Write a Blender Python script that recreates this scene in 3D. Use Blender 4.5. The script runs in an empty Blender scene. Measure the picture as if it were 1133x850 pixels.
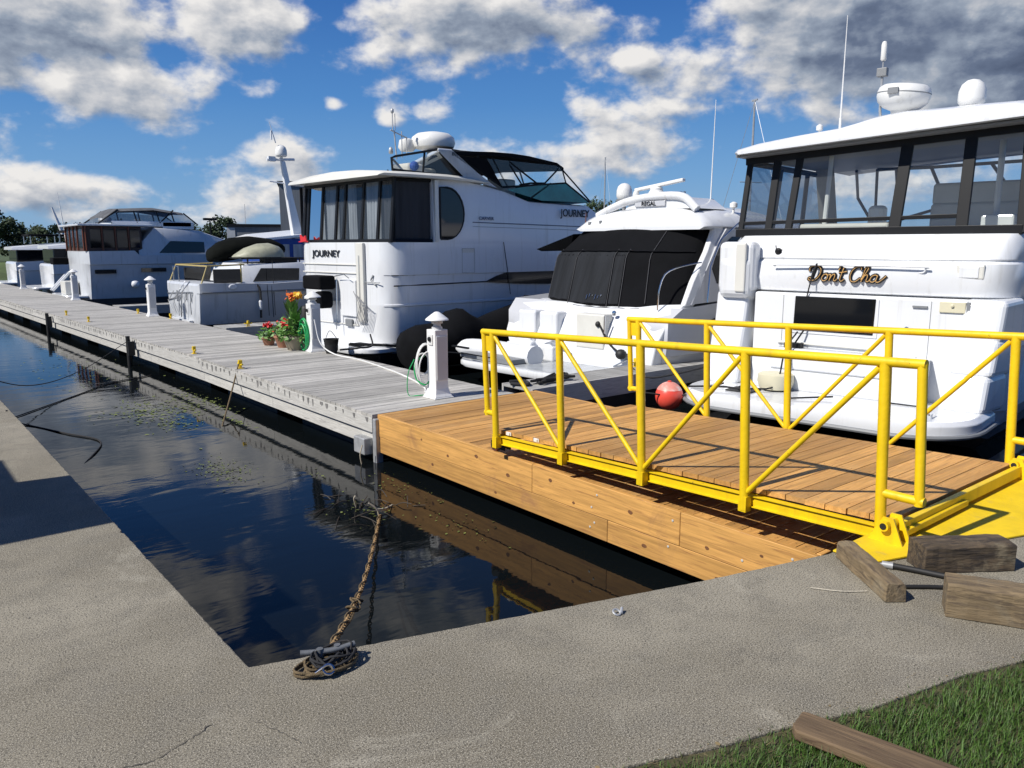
import bpy, bmesh, math, random
from mathutils import Vector, Matrix
random.seed(7)
R = math.radians
PI = math.pi
scene = bpy.context.scene
C = scene.collection

# ---------------------------------------------------------------- camera
cam_d = bpy.data.cameras.new('camera'); cam = bpy.data.objects.new('camera', cam_d); C.objects.link(cam)
cam_d.sensor_width = 36; cam_d.sensor_fit = 'HORIZONTAL'
cam_d.lens = 36 * 870 / 1133
cam_d.clip_start = 0.05; cam_d.clip_end = 6000
cam.location = (0, 0, 1.7)
pitch = math.atan((425 - 272) / 870)
cam.rotation_euler = (PI / 2 - pitch, 0, -R(39.4))
scene.camera = cam

# ---------------------------------------------------------------- sun + sky
SUNDIR = Vector((1.0, -0.14, -1.0)).normalized()          # the way the light travels
sun_d = bpy.data.lights.new('sun', 'SUN'); sun_d.energy = 4.7; sun_d.angle = R(0.53); sun_d.color = (1, 0.955, 0.88)
sun = bpy.data.objects.new('sun', sun_d); C.objects.link(sun)
sun.rotation_euler = SUNDIR.to_track_quat('-Z', 'Y').to_euler()
sun.location = (-20, 3, 20)
scene.view_settings.view_transform = 'Standard'; scene.view_settings.look = 'None'
scene.view_settings.gamma = 1; scene.view_settings.use_curve_mapping = False
scene.view_settings.exposure = 0.25

world = bpy.data.worlds.new('World'); scene.world = world; world.use_nodes = True
nt = world.node_tree; nt.nodes.clear()

class NG:
    """little helper for maths in node trees"""
    def __init__(s, tree): s.t = tree
    def n(s, typ, **kw):
        x = s.t.nodes.new(typ)
        for k, v in kw.items(): setattr(x, k, v)
        return x
    def put(s, sock, v):
        if v is None: return
        if hasattr(v, 'is_output') or isinstance(v, bpy.types.NodeSocket): s.t.links.new(v, sock)
        else: sock.default_value = v
    def m(s, op, a, b=None, c=None, clamp=False):
        x = s.n('ShaderNodeMath', operation=op, use_clamp=clamp)
        s.put(x.inputs[0], a); s.put(x.inputs[1], b); s.put(x.inputs[2], c)
        return x.outputs[0]
    def smooth(s, v, lo, hi, a=0.0, b=1.0):
        x = s.n('ShaderNodeMapRange', interpolation_type='SMOOTHSTEP')
        s.put(x.inputs[0], v); x.inputs[1].default_value = lo; x.inputs[2].default_value = hi
        x.inputs[3].default_value = a; x.inputs[4].default_value = b
        return x.outputs[0]
    def mix(s, f, a, b, typ='MIX'):
        x = s.n('ShaderNodeMix', data_type='RGBA', blend_type=typ)
        s.put(x.inputs[0], f); s.put(x.inputs[6], a); s.put(x.inputs[7], b)
        return x.outputs[2]
    def comb(s, x_, y_, z_):
        x = s.n('ShaderNodeCombineXYZ'); s.put(x.inputs[0], x_); s.put(x.inputs[1], y_); s.put(x.inputs[2], z_); return x.outputs[0]
    def noise(s, vec, scale, detail=4, rough=.5, dist=0, dim='3D'):
        x = s.n('ShaderNodeTexNoise'); s.put(x.inputs['Vector'], vec); x.inputs['Scale'].default_value = scale
        x.inputs['Detail'].default_value = detail; x.inputs['Roughness'].default_value = rough; x.inputs['Distortion'].default_value = dist
        return x.outputs[0]

w = NG(nt)
# cloud banks: azimuth, elevation, half-widths (degrees), strength; then grey-ness of the bank
BANKS = [(9.0, 13.5, 8, 3.8, .95), (13.5, 9.3, 7, 2.6, .95), (5, 11, 8, 5, .9), (22, 14.6, 4.6, 3.6, .95), (38, 15.0, 9, 3.2, 1.05), (31, 16, 5, 2.6, .5),
         (47, 7.0, 8, 5.0, .66), (52, 11.0, 5, 2.4, .5), (56, 16, 5, 2.6, .9), (62, 13.0, 8, 5.5, 1.15), (69, 11, 7, 5.5, 1.1), (80, 14, 12, 6, 1.1),
         (11, 3.2, 9, 2.2, .72), (20, 2.8, 7, 2.6, .66), (24.5, 6.3, 3.0, 2.8, .85), (22.4, 10.0, 2.6, 1.0, .6), (48, 12.3, 2.2, 1.2, .6), (31, 8.6, 1.2, .8, .6),
         (27.2, 9.4, .9, .6, .6), (65, 5, 8, 3, .7), (38, 6.5, 5, 3, .6),
         (30, 30, 14, 7, .9), (55, 33, 12, 8, .9), (10, 24, 12, 5, .8), (45, 22, 9, 2.6, .6), (5, 38, 14, 6, .8), (75, 25, 10, 6, .9)]
DARK = [(6, 14.3, 6.0, 3.0, .9), (64, 12.8, 9, 4.2, 1.15), (70, 11.5, 9, 4.6, 1.1), (40, 14.6, 7.5, 1.9, .9), (80, 14, 12, 6, 1.0), (1, 10, 5, 3, .7), (30, 30, 10, 5, .5)]
def blobs(g, az, el, lst):
    acc = None
    for a, e, sa, se, k in lst:
        dx = g.m('DIVIDE', g.m('SUBTRACT', az, a), sa); dy = g.m('DIVIDE', g.m('SUBTRACT', el, e), se)
        d = g.m('ADD', g.m('MULTIPLY', dx, dx), g.m('MULTIPLY', dy, dy))
        f = g.m('MULTIPLY', g.m('POWER', 2.718, g.m('MULTIPLY', d, -1.0)), k)
        acc = f if acc is None else g.m('MAXIMUM', acc, f)
    return acc
grp = bpy.data.node_groups.new('cloud_density', 'ShaderNodeTree')
grp.interface.new_socket('az', in_out='INPUT', socket_type='NodeSocketFloat')
grp.interface.new_socket('el', in_out='INPUT', socket_type='NodeSocketFloat')
grp.interface.new_socket('density', in_out='OUTPUT', socket_type='NodeSocketFloat')
g = NG(grp); gi = g.n('NodeGroupInput'); go = g.n('NodeGroupOutput')
az, el = gi.outputs[0], gi.outputs[1]
bl = blobs(g, az, el, BANKS)
v1 = g.comb(g.m('MULTIPLY', az, .11), g.m('MULTIPLY', el, .20), 3.1)
v2 = g.comb(g.m('MULTIPLY', az, .42), g.m('MULTIPLY', el, .62), 1.7)
n1 = g.noise(v1, 1.0, 7, .5, .15)
n2 = g.noise(v2, 1.0, 8, .54, .12)
dn = g.m('ADD', g.m('MULTIPLY', g.m('SUBTRACT', n1, .5), 1.5), g.m('MULTIPLY', g.m('SUBTRACT', n2, .5), .95))
grp.links.new(g.m('ADD', bl, dn), go.inputs[0])

tc = w.n('ShaderNodeTexCoord'); sep = w.n('ShaderNodeSeparateXYZ'); nt.links.new(tc.outputs['Generated'], sep.inputs[0])
AZ = w.m('MULTIPLY', w.m('ARCTAN2', sep.outputs[0], sep.outputs[1]), 57.2958)
EL = w.m('MULTIPLY', w.m('ARCSINE', sep.outputs[2]), 57.2958)
def dens(a, e):
    x = w.n('ShaderNodeGroup'); x.node_tree = grp; w.put(x.inputs[0], a); w.put(x.inputs[1], e); return x.outputs[0]
d0 = dens(AZ, EL); d1 = dens(w.m('SUBTRACT', AZ, .7), w.m('ADD', EL, .75))
cover = w.smooth(d0, .31, .70)
core = w.smooth(d0, .45, 1.15)
relief = w.m('MULTIPLY', w.m('SUBTRACT', d0, d1), 1.0)
dark = blobs(w, AZ, EL, DARK)
fine = w.noise(w.comb(w.m('MULTIPLY', AZ, .4), w.m('MULTIPLY', EL, .9), 9.), 1.0, 6, .6, .3)
lum = w.m('ADD', .86, relief)
lum = w.m('SUBTRACT', lum, w.m('MULTIPLY', core, .20))
lum = w.m('SUBTRACT', lum, w.m('MULTIPLY', dark, w.m('MULTIPLY_ADD', core, .14, .20)))
lum = w.m('ADD', lum, w.m('MULTIPLY', w.m('SUBTRACT', fine, .5), .3))
lum = w.m('MAXIMUM', w.m('MINIMUM', lum, 1.0), 0.0)
ramp = w.n('ShaderNodeValToRGB'); nt.links.new(lum, ramp.inputs[0])
er = ramp.color_ramp.elements
er[0].position = 0.0; er[0].color = (.085, .115, .19, 1)
er[1].position = 1.0; er[1].color = (.95, .93, .91, 1)
for p, c in ((.3, (.155, .20, .30, 1)), (.55, (.34, .40, .50, 1)), (.8, (.68, .69, .72, 1))):
    e = er.new(p); e.color = c
sky = w.n('ShaderNodeTexSky', sky_type='NISHITA'); sky.sun_disc = False
sky.sun_elevation = math.asin(-SUNDIR.z); sky.sun_rotation = math.atan2(-SUNDIR.x, -SUNDIR.y)
sky.air_density = 1.3; sky.dust_density = .4; sky.ozone_density = 2.6
hs = w.n('ShaderNodeHueSaturation'); hs.inputs['Saturation'].default_value = 1.2; hs.inputs['Value'].default_value = .92
nt.links.new(sky.outputs[0], hs.inputs['Color'])
CLOUD_GAIN = 15.0
cl = w.n('ShaderNodeVectorMath', operation='SCALE'); nt.links.new(ramp.outputs[0], cl.inputs[0]); cl.inputs[3].default_value = CLOUD_GAIN
rs = w.n('ShaderNodeValToRGB'); nt.links.new(w.m('DIVIDE', EL, 60.0, clamp=True), rs.inputs[0]); re_ = rs.color_ramp.elements
re_[0].position = 0; re_[0].color = (.26, .47, .72, 1); re_[1].position = 1; re_[1].color = (.012, .06, .25, 1)
for p, c in ((.08, (.15, .37, .72, 1)), (.16, (.075, .26, .64, 1)), (.27, (.035, .155, .50, 1)), (.55, (.02, .085, .32, 1))):
    e = re_.new(p); e.color = c
gs = w.n('ShaderNodeVectorMath', operation='SCALE'); nt.links.new(rs.outputs[0], gs.inputs[0]); gs.inputs[3].default_value = 17.0
blue = w.mix(.8, hs.outputs[0], gs.outputs[0])
skycol = w.mix(cover, blue, cl.outputs[0])
bg = w.n('ShaderNodeBackground'); nt.links.new(skycol, bg.inputs[0]); bg.inputs[1].default_value = 0.050
ow = w.n('ShaderNodeOutputWorld'); nt.links.new(bg.outputs[0], ow.inputs[0])

# ---------------------------------------------------------------- materials
MATS = {}
def material(name, col, rough=.5, metal=0, streak=None, var=.0, vscale=3., bump=0., bscale=60., island=0., coat=0., spec=.5, stretch=None, dirt=None, grain=None):
    """plain procedural material: colour broken up by noise, per-piece variation, grain, stains and bump"""
    m = bpy.data.materials.new(name); m.use_nodes = True; t = m.node_tree; q = NG(t)
    b = t.nodes['Principled BSDF']; b.inputs['Roughness'].default_value = rough; b.inputs['Metallic'].default_value = metal
    b.inputs['Coat Weight'].default_value = coat; b.inputs['Coat Roughness'].default_value = .08; b.inputs['Specular IOR Level'].default_value = spec
    c = (*col, 1); tcn = q.n('ShaderNodeTexCoord'); vec = tcn.outputs['Object']
    if stretch:
        mp = q.n('ShaderNodeMapping'); mp.inputs['Scale'].default_value = stretch; t.links.new(vec, mp.inputs[0]); vec2 = mp.outputs[0]
    else: vec2 = vec
    out = None
    gy = None
    if island:
        gy = q.n('ShaderNodeNewGeometry').outputs['Random Per Island']
        off = q.n('ShaderNodeVectorMath', operation='ADD'); t.links.new(vec2, off.inputs[0])
        t.links.new(q.comb(q.m('MULTIPLY', gy, 37.), q.m('MULTIPLY', gy, 91.), q.m('MULTIPLY', gy, 13.)), off.inputs[1]); vec2 = off.outputs[0]
    if var:
        n = q.noise(vec2, vscale, 6, .6, .2)
        f = q.smooth(n, .3, .7, 1 - var, 1 + var * .6)
        if gy is not None: f = q.m('MULTIPLY', f, q.m('MULTIPLY_ADD', gy, island, 1 - island * .55))
        vm = q.n('ShaderNodeVectorMath', operation='SCALE'); vm.inputs[0].default_value = col; t.links.new(f, vm.inputs[3]); out = vm.outputs[0]
    if grain:
        gcol, lo, hi, gs = grain
        n = q.noise(vec2, gs, 5, .65, .6)
        out = q.mix(q.smooth(n, lo, hi), out if out is not None else c, (*gcol, 1))
    if dirt:
        dcol, dlo, dhi, ds, amt = dirt
        n = q.noise(vec, ds, 7, .65, .4)
        out = q.mix(q.smooth(n, dlo, dhi, 0, amt), out if out is not None else c, (*dcol, 1))
        rr = q.smooth(n, dlo, dhi, rough, min(1, rough + .25)); t.links.new(rr, b.inputs['Roughness'])
    if streak:
        scol, amt = streak
        mp2 = q.n('ShaderNodeMapping'); mp2.inputs['Scale'].default_value = (9, 9, .55); t.links.new(vec, mp2.inputs[0])
        sn = q.noise(mp2.outputs[0], 1.0, 5, .6, .1)
        out = q.mix(q.smooth(sn, .54, .74, 0, amt), out if out is not None else c, (*scol, 1))
    if out is None: b.inputs['Base Color'].default_value = c
    else: t.links.new(out, b.inputs['Base Color'])
    if bump:
        bn = q.n('ShaderNodeBump'); bn.inputs['Strength'].default_value = bump; bn.inputs['Distance'].default_value = .01
        t.links.new(q.noise(vec2, bscale, 5, .6), bn.inputs['Height']); t.links.new(bn.outputs[0], b.inputs['Normal'])
    MATS[name] = m; return m

gelshade = material('shade_grey_gelcoat', (.54, .56, .59), .35, coat=.2, var=.05, dirt=((.3, .32, .34), .55, .8, 1.3, .4), streak=((.25, .25, .23), .5))  # base greyed to carry the shade on the left boats' hulls; streaks are dirt
gel = material('gelcoat', (.72, .735, .755), .22, coat=.4, var=.03, vscale=.8, dirt=((.5, .5, .46), .55, .8, 1.3, .3), streak=((.42, .41, .36), .34))
gel2 = material('gelcoat_cream', (.66, .65, .60), .3, coat=.2, var=.04, dirt=((.4, .38, .32), .55, .85, 2., .3))
gel3 = material('gelcoat_silver', (.50, .51, .54), .25, coat=.5, metal=.0, var=.04, vscale=.6)
greyp = material('grey_plastic', (.20, .21, .22), .5, var=.05)
creamp = material('cream_plastic', (.62, .58, .42), .5, var=.05)
white = material('white_paint', (.76, .76, .75), .4, var=.05, dirt=((.42, .4, .36), .5, .8, 6., .4))
radomem = material('radome_shell', (.72, .72, .70), .35, var=.04, dirt=((.35, .34, .31), .58, .8, 4., .5))
black = material('black_trim', (.006, .0065, .008), .5, var=.15, spec=.3)
antifoul = material('dark_bottom_paint', (.012, .014, .02), .5, var=.2, dirt=((.06, .07, .05), .5, .8, 3., .5))
canvas = material('black_canvas', (.0035, .0038, .005), .9, spec=.15, var=.25, vscale=2.5, bump=.35, bscale=9, dirt=((.010, .010, .012), .55, .8, 2., .4))
meshc = material('mesh_screen', (.016, .018, .022), .8, spec=.2, var=.3, vscale=1.5, stretch=(1, 5, .4), bump=.5, bscale=5)
brownw = material('brown_canvas', (.055, .028, .02), .6, var=.3, vscale=3)
darkglass = material('tinted_glass', (.006, .007, .009), .06, spec=.6)
teal = material('teal_windshield', (.01, .16, .16), .08, spec=.8, var=.3, vscale=2)
steel = material('stainless_steel', (.62, .63, .65), .18, metal=1)
galv = material('galvanised_steel', (.42, .43, .44), .5, metal=.4, var=.2, vscale=8)
yellow = material('yellow_paint', (.80, .54, .005), .45, coat=.1, var=.12, vscale=3, bump=.25, bscale=26, dirt=((.16, .075, .02), .66, .72, 26., .85), streak=((.42, .24, .02), .35))
yellowf = material('yellow_floor_paint', (.78, .54, .008), .6, var=.1, vscale=6, bump=.25, bscale=60, dirt=((.36, .27, .08), .52, .75, 7., .55))
newwood = material('new_lumber', (.52, .275, .08), .62, var=.28, vscale=1.5, island=.62, stretch=(1.2, 22, 22), bump=.25, bscale=5, grain=((.34, .15, .045), .50, .72, 3.0), dirt=((.62, .42, .2), .5, .8, 1.5, .5))
newwoodf = material('new_lumber_fascia', (.55, .295, .085), .6, var=.26, vscale=1.5, island=.28, stretch=(22, 1.1, 22), bump=.2, bscale=5, grain=((.33, .16, .055), .52, .72, 2.2), dirt=((.30, .15, .06), .56, .72, 2.3, .7))
oldwood = material('weathered_decking', (.43, .415, .385), .85, var=.2, vscale=1.4, island=.5, stretch=(1.1, 20, 20), bump=.4, bscale=5, grain=((.15, .145, .14), .5, .75, 3.), dirt=((.22, .215, .2), .45, .8, .9, .6))
oldwoodf = material('weathered_fascia', (.50, .49, .46), .85, var=.2, vscale=2, island=.15, stretch=(8, 1.2, 14), bump=.3, bscale=5, grain=((.26, .25, .24), .5, .75, 2.))
timber = material('rough_timber', (.20, .145, .08), .85, var=.3, vscale=2, stretch=(2, 14, 14), bump=.8, bscale=4, grain=((.10, .072, .045), .46, .66, 3.0), dirt=((.25, .215, .15), .45, .75, 4., .7))
timberd = material('dark_timber', (.105, .075, .045), .85, var=.4, vscale=2, stretch=(2, 12, 12), bump=.9, bscale=4, grain=((.04, .03, .022), .42, .62, 3.0), dirt=((.24, .20, .13), .50, .70, 5., .8))
plankm = material('brown_plank', (.15, .10, .055), .8, var=.3, vscale=2, stretch=(1.5, 16, 16), bump=.6, bscale=4, grain=((.07, .04, .022), .5, .7, 3.))
rubber = material('black_rubber', (.013, .013, .013), .6, var=.2)
rust = material('rusty_steel', (.16, .06, .035), .8, metal=.3, var=.4, vscale=20, bump=.5)
redp = material('red_float', (.80, .085, .055), .35, coat=.2, var=.1, dirt=((.5, .2, .15), .55, .8, 6., .4))
tubew = material('inflatable_tube', (.70, .71, .72), .45, var=.05)
greenhose = material('green_hose', (.02, .38, .11), .4)
whitehose = material('white_hose', (.7, .7, .68), .45)
ropew = material('pale_rope', (.55, .5, .4), .9, bump=.6, bscale=200, var=.2, vscale=50)
ropeo = material('weathered_rope', (.145, .105, .055), .95, bump=.7, bscale=200, var=.35, vscale=50)
roped = material('dark_rope', (.02, .02, .022), .9, var=.2)
weed = material('water_weed', (.17, .21, .05), .7, var=.35, vscale=9)
leaf = material('plant_leaf', (.09, .22, .03), .55, var=.3, vscale=12, island=.6)
redfl = material('red_petal', (.65, .015, .02), .6, island=.4, var=.2)
orangefl = material('orange_petal', (.75, .16, .02), .6, island=.4, var=.2)
yellowfl = material('yellow_petal', (.8, .45, .02), .6, island=.4, var=.2)
potm = material('terracotta', (.36, .17, .10), .8, var=.2)
potb = material('stone_pot', (.33, .28, .2), .8, var=.2)
curtain = material('curtain_fabric', (.40, .41, .43), .8, var=.3, vscale=1.2, stretch=(6, 6, .6))
curtd = material('grey_screen_fabric', (.025, .027, .032), .8, var=.25, vscale=1.2, stretch=(6, 6, .6))
seatm = material('seat_vinyl', (.58, .55, .48), .5, var=.05)
interior = material('cabin_interior', (.40, .37, .31), .6, var=.1)
bluec = material('blue_canvas', (.015, .06, .28), .7, var=.2)
tarpg = material('dark_green_canvas', (.005, .006, .005), .95, spec=.1, var=.3, bump=.4, bscale=8)
dinghym = material('dinghy_hull', (.36, .36, .26), .5, var=.2, vscale=4)
cladding = material('metal_cladding', (.17, .185, .20), .6, var=.15, stretch=(12, 12, .4), vscale=1)
cladpale = material('pale_cladding', (.5, .52, .53), .6, var=.1)
shedm = material('shadow_shed_boards', (.2, .19, .17), .8, var=.2)
gold = material('gold_lettering', (.62, .36, .12), .4, var=.1)
textm = material('black_lettering', (.01, .01, .012), .5)
stripeb = material('blue_stripe', (.05, .07, .13), .35)
trunkm = material('bark', (.07, .055, .04), .9, var=.3)
crownm = material('tree_foliage', (.03, .055, .018), .8, var=.45, vscale=.5, island=.7)
flagr = material('red_flag', (.6, .02, .03), .7)
yclm = material('yellow_cleat_paint', (.75, .52, .01), .45, var=.1)

def glass(name, tint, alpha, rough=.03):
    m = bpy.data.materials.new(name); m.use_nodes = True; t = m.node_tree; q = NG(t); t.nodes.remove(t.nodes['Principled BSDF'])
    tr = q.n('ShaderNodeBsdfTransparent'); tr.inputs[0].default_value = (*tint, 1)
    gl = q.n('ShaderNodeBsdfGlossy'); gl.inputs['Roughness'].default_value = rough
    fr = q.n('ShaderNodeFresnel'); fr.inputs[0].default_value = 1.45
    df = q.n('ShaderNodeBsdfDiffuse'); df.inputs[0].default_value = (.55, .58, .6, 1)
    m1 = q.n('ShaderNodeMixShader'); m1.inputs[0].default_value = alpha; t.links.new(tr.outputs[0], m1.inputs[1]); t.links.new(df.outputs[0], m1.inputs[2])
    m2 = q.n('ShaderNodeMixShader'); t.links.new(q.m('MULTIPLY_ADD', fr.outputs[0], 1.0, .02), m2.inputs[0])
    t.links.new(m1.outputs[0], m2.inputs[1]); t.links.new(gl.outputs[0], m2.inputs[2])
    t.links.new(m2.outputs[0], t.nodes['Material Output'].inputs[0]); return m
vinyl = glass('clear_vinyl', (.86, .9, .92), .05)
smoke = glass('smoked_vinyl', (.42, .45, .5), .05)

# concrete: exposed fine aggregate, patchy wear
def concrete():
    m = bpy.data.materials.new('quay_concrete'); m.use_nodes = True; t = m.node_tree; q = NG(t); b = t.nodes['Principled BSDF']
    v = q.n('ShaderNodeTexCoord').outputs['Object']
    big = q.noise(v, .7, 5, .6, .4); mid = q.noise(v, 4.5, 6, .65, .3); sp = q.noise(v, 120, 2, .55); sp2 = q.noise(v, 230, 2, .6)
    base = q.mix(q.smooth(big, .36, .62), (.160, .143, .108, 1), (.262, .238, .186, 1))
    base = q.mix(q.smooth(mid, .44, .66, 0, .55), base, (.15, .138, .112, 1))
    st = q.noise(v, 1.7, 8, .7, .8)
    base = q.mix(q.smooth(st, .56, .66, 0, .55), base, (.115, .105, .085, 1))
    base = q.mix(q.smooth(st, .30, .40, .5, 0), base, (.36, .335, .27, 1))
    base = q.mix(q.smooth(sp, .51, .64, 0, .8), base, (.062, .056, .045, 1))
    base = q.mix(q.smooth(sp2, .54, .63, 0, .75), base, (.52, .48, .40, 1))
    base = q.mix(q.smooth(sp, .26, .40, .5, 0), base, (.52, .47, .37, 1))
    t.links.new(base, b.inputs['Base Color']); b.inputs['Roughness'].default_value = .92; b.inputs['Specular IOR Level'].default_value = .2
    bn = q.n('ShaderNodeBump'); bn.inputs['Strength'].default_value = .55; bn.inputs['Distance'].default_value = .006
    t.links.new(q.m('ADD', sp, q.m('MULTIPLY', mid, .8)), bn.inputs['Height']); t.links.new(bn.outputs[0], b.inputs['Normal'])
    return m
concm = concrete()
def watermat():
    m = bpy.data.materials.new('harbour_water'); m.use_nodes = True; t = m.node_tree; q = NG(t); b = t.nodes['Principled BSDF']
    v = q.n('ShaderNodeTexCoord').outputs['Object']
    b.inputs['Base Color'].default_value = (.0035, .005, .006, 1); b.inputs['Roughness'].default_value = .025; b.inputs['IOR'].default_value = 1.333
    b.inputs['Specular IOR Level'].default_value = .33
    mp = q.n('ShaderNodeMapping'); mp.inputs['Rotation'].default_value = (0, 0, R(50)); mp.inputs['Scale'].default_value = (1, 2.2, 1); t.links.new(v, mp.inputs[0])
    a = q.noise(mp.outputs[0], 1.3, 3, .5, .3); c = q.noise(mp.outputs[0], 9, 3, .55, .4)
    patch = q.smooth(q.noise(v, .35, 3, .5), .42, .62, .15, 1.0)
    h = q.m('ADD', q.m('MULTIPLY', a, .9), q.m('MULTIPLY', q.m('MULTIPLY', c, .16), patch))
    bn = q.n('ShaderNodeBump'); bn.inputs['Strength'].default_value = .06; bn.inputs['Distance'].default_value = .05
    t.links.new(h, bn.inputs['Height']); t.links.new(bn.outputs[0], b.inputs['Normal']); return m
waterm = watermat()
grassm = material('grass_blades', (.055, .115, .014), .6, var=.35, vscale=6, island=.8, grain=((.20, .17, .055), .58, .75, 3.))
soilm = material('lawn_soil', (.07, .065, .028), .95, var=.4, vscale=9, bump=.8, bscale=60)
landm = material('shore_grass', (.06, .09, .03), .9, var=.4, vscale=.2)

# ---------------------------------------------------------------- mesh helpers
DZ = {}        # root name -> height subtracted from world-height coordinates
def V(*a): return Vector(a)
def spline(pts, n=8):
    P = [Vector(p) for p in pts]
    if len(P) < 3: return P
    Q = [P[0] * 2 - P[1]] + P + [P[-1] * 2 - P[-2]]; out = []
    for i in range(1, len(Q) - 2):
        for k in range(n):
            t = k / n; a, b, c, d = Q[i - 1], Q[i], Q[i + 1], Q[i + 2]
            out.append(.5 * ((2 * b) + (-a + c) * t + (2 * a - 5 * b + 4 * c - d) * t * t + (-a + 3 * b - 3 * c + d) * t ** 3))
    out.append(P[-1]); return out
class MB:
    second = None
    def __init__(s): s.v = []; s.f = []
    def add(s, vs, fs):
        k = len(s.v); s.v += [tuple(p) for p in vs]; s.f += [tuple(i + k for i in f) for f in fs]; return s
    def box(s, x0, x1, y0, y1, z0, z1, M=None):
        vs = [Vector(p) for p in ((x0, y0, z0), (x1, y0, z0), (x1, y1, z0), (x0, y1, z0), (x0, y0, z1), (x1, y0, z1), (x1, y1, z1), (x0, y1, z1))]
        if M is not None: vs = [M @ p for p in vs]
        return s.add(vs, [(0, 3, 2, 1), (4, 5, 6, 7), (0, 1, 5, 4), (1, 2, 6, 5), (2, 3, 7, 6), (3, 0, 4, 7)])
    def loft(s, rings, closed=True, caps=True):
        n = len(rings[0]); vs = [p for r in rings for p in r]; fs = []
        for i in range(len(rings) - 1):
            for j in range(n if closed else n - 1):
                a = i * n + j; b = i * n + (j + 1) % n; fs.append((a, b, b + n, a + n))
        if caps and closed: fs.append(tuple(range(n - 1, -1, -1))); fs.append(tuple(range((len(rings) - 1) * n, len(rings) * n)))
        return s.add(vs, fs)
    def tube(s, pts, r, n=8, r2=None, smooth=0):
        P = spline(pts, smooth) if smooth else [Vector(p) for p in pts]
        rings = []; up = None
        for i, p in enumerate(P):
            d = (P[min(i + 1, len(P) - 1)] - P[max(i - 1, 0)])
            if d.length < 1e-9: d = Vector((0, 0, 1))
            d.normalize()
            if up is None: up = Vector((0, 0, 1)) if abs(d.z) < .9 else Vector((1, 0, 0))
            u = up - d * up.dot(d)
            if u.length < 1e-5: u = d.orthogonal()
            u.normalize(); up = u; w_ = d.cross(u)
            rr = r if r2 is None else r + (r2 - r) * i / (len(P) - 1)
            rings.append([p + (u * math.cos(2 * PI * k / n) + w_ * math.sin(2 * PI * k / n)) * rr for k in range(n)])
        return s.loft(rings)
    def lathe(s, prof, n=20, M=None, c=(0, 0, 0)):
        rings = []
        for r, z in prof:
            ring = [Vector((c[0] + r * math.cos(2 * PI * k / n), c[1] + r * math.sin(2 * PI * k / n), c[2] + z)) for k in range(n)]
            if M is not None: ring = [M @ p for p in ring]
            rings.append(ring)
        return s.loft(rings)
    def prism(s, pts, off):
        a = [Vector(p) for p in pts]; o = Vector(off); b = [p + o for p in a]; n = len(a)
        return s.add(a + b, [tuple(range(n - 1, -1, -1)), tuple(range(n, 2 * n))] + [(i, (i + 1) % n, (i + 1) % n + n, i + n) for i in range(n)])
    def profile(s, pts, w, yc=0):
        """(x,z) outline carried across the beam; w(x,z) half-width"""
        wf = w if callable(w) else (lambda x, z: w); n = len(pts)
        a = [Vector((x, yc - wf(x, z), z)) for x, z in pts]; b = [Vector((x, yc + wf(x, z), z)) for x, z in pts]
        return s.add(a + b, [tuple(range(n)), tuple(range(2 * n - 1, n - 1, -1))] + [(i, i + n, (i + 1) % n + n, (i + 1) % n) for i in range(n)])
    def sidepatch(s, pts, w, side=-1, t=.012, yc=0, inset=0):
        wf = w if callable(w) else (lambda x, z: w); n = len(pts)
        a = [Vector((x, yc + side * (wf(x, z) - inset), z)) for x, z in pts]; b = [Vector((x, yc + side * (wf(x, z) + t), z)) for x, z in pts]
        return s.add(a + b, [tuple(range(n)), tuple(range(2 * n - 1, n - 1, -1))] + [(i, i + n, (i + 1) % n + n, (i + 1) % n) for i in range(n)])
    def sphere(s, c, r, n=14, sc=(1, 1, 1)):
        rings = []
        for i in range(n // 2 + 1):
            th = PI * i / (n // 2); th = min(max(th, .02), PI - .02)
            rings.append([Vector((c[0] + r * sc[0] * math.sin(th) * math.cos(2 * PI * k / n), c[1] + r * sc[1] * math.sin(th) * math.sin(2 * PI * k / n), c[2] + r * sc[2] * math.cos(th))) for k in range(n)])
        return s.loft(rings)
    def torus(s, c, Rr, r, M=None, n=20, m=6):
        rings = []
        for i in range(n + 1):
            a = 2 * PI * i / n; ctr = Vector((math.cos(a), math.sin(a), 0))
            ring = [ctr * (Rr + r * math.cos(2 * PI * k / m)) + Vector((0, 0, r * math.sin(2 * PI * k / m))) for k in range(m)]
            if M is not None: ring = [M @ p for p in ring]
            rings.append([p + Vector(c) for p in ring])
        return s.loft(rings, caps=False)
    def build(s, name, mat, parent=None, smooth=None, bevel=0, seg=2):
        dz = 0; q = parent
        while q is not None:
            if q.name in DZ: dz = DZ[q.name]
            q = q.parent
        if dz: s.v = [(x, y, z - dz) for x, y, z in s.v]
        me = bpy.data.meshes.new(name); me.from_pydata(s.v, [], s.f); me.validate()
        bm = bmesh.new(); bm.from_mesh(me); bmesh.ops.recalc_face_normals(bm, faces=bm.faces[:]); bm.to_mesh(me); bm.free()
        me.materials.append(mat)
        if s.second:
            me.materials.append(s.second[1]); k0 = s.second[0]
            for p_ in me.polygons:
                if p_.index >= k0: p_.material_index = 1
        if smooth is not None:
            me.polygons.foreach_set('use_smooth', [True] * len(me.polygons)); me.set_sharp_from_angle(angle=R(smooth))
        o = bpy.data.objects.new(name, me); C.objects.link(o)
        if parent is not None: o.parent = parent
        if bevel:
            b = o.modifiers.new('bevel', 'BEVEL'); b.width = bevel; b.segments = seg; b.limit_method = 'ANGLE'; b.angle_limit = R(35)
            b.harden_normals = False
        return o
def tag(o, label=None, cat=None, group=None, kind=None):
    if label: o['label'] = label
    if cat: o['category'] = cat
    if group: o['group'] = group
    if kind: o['kind'] = kind
    return o
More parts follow.
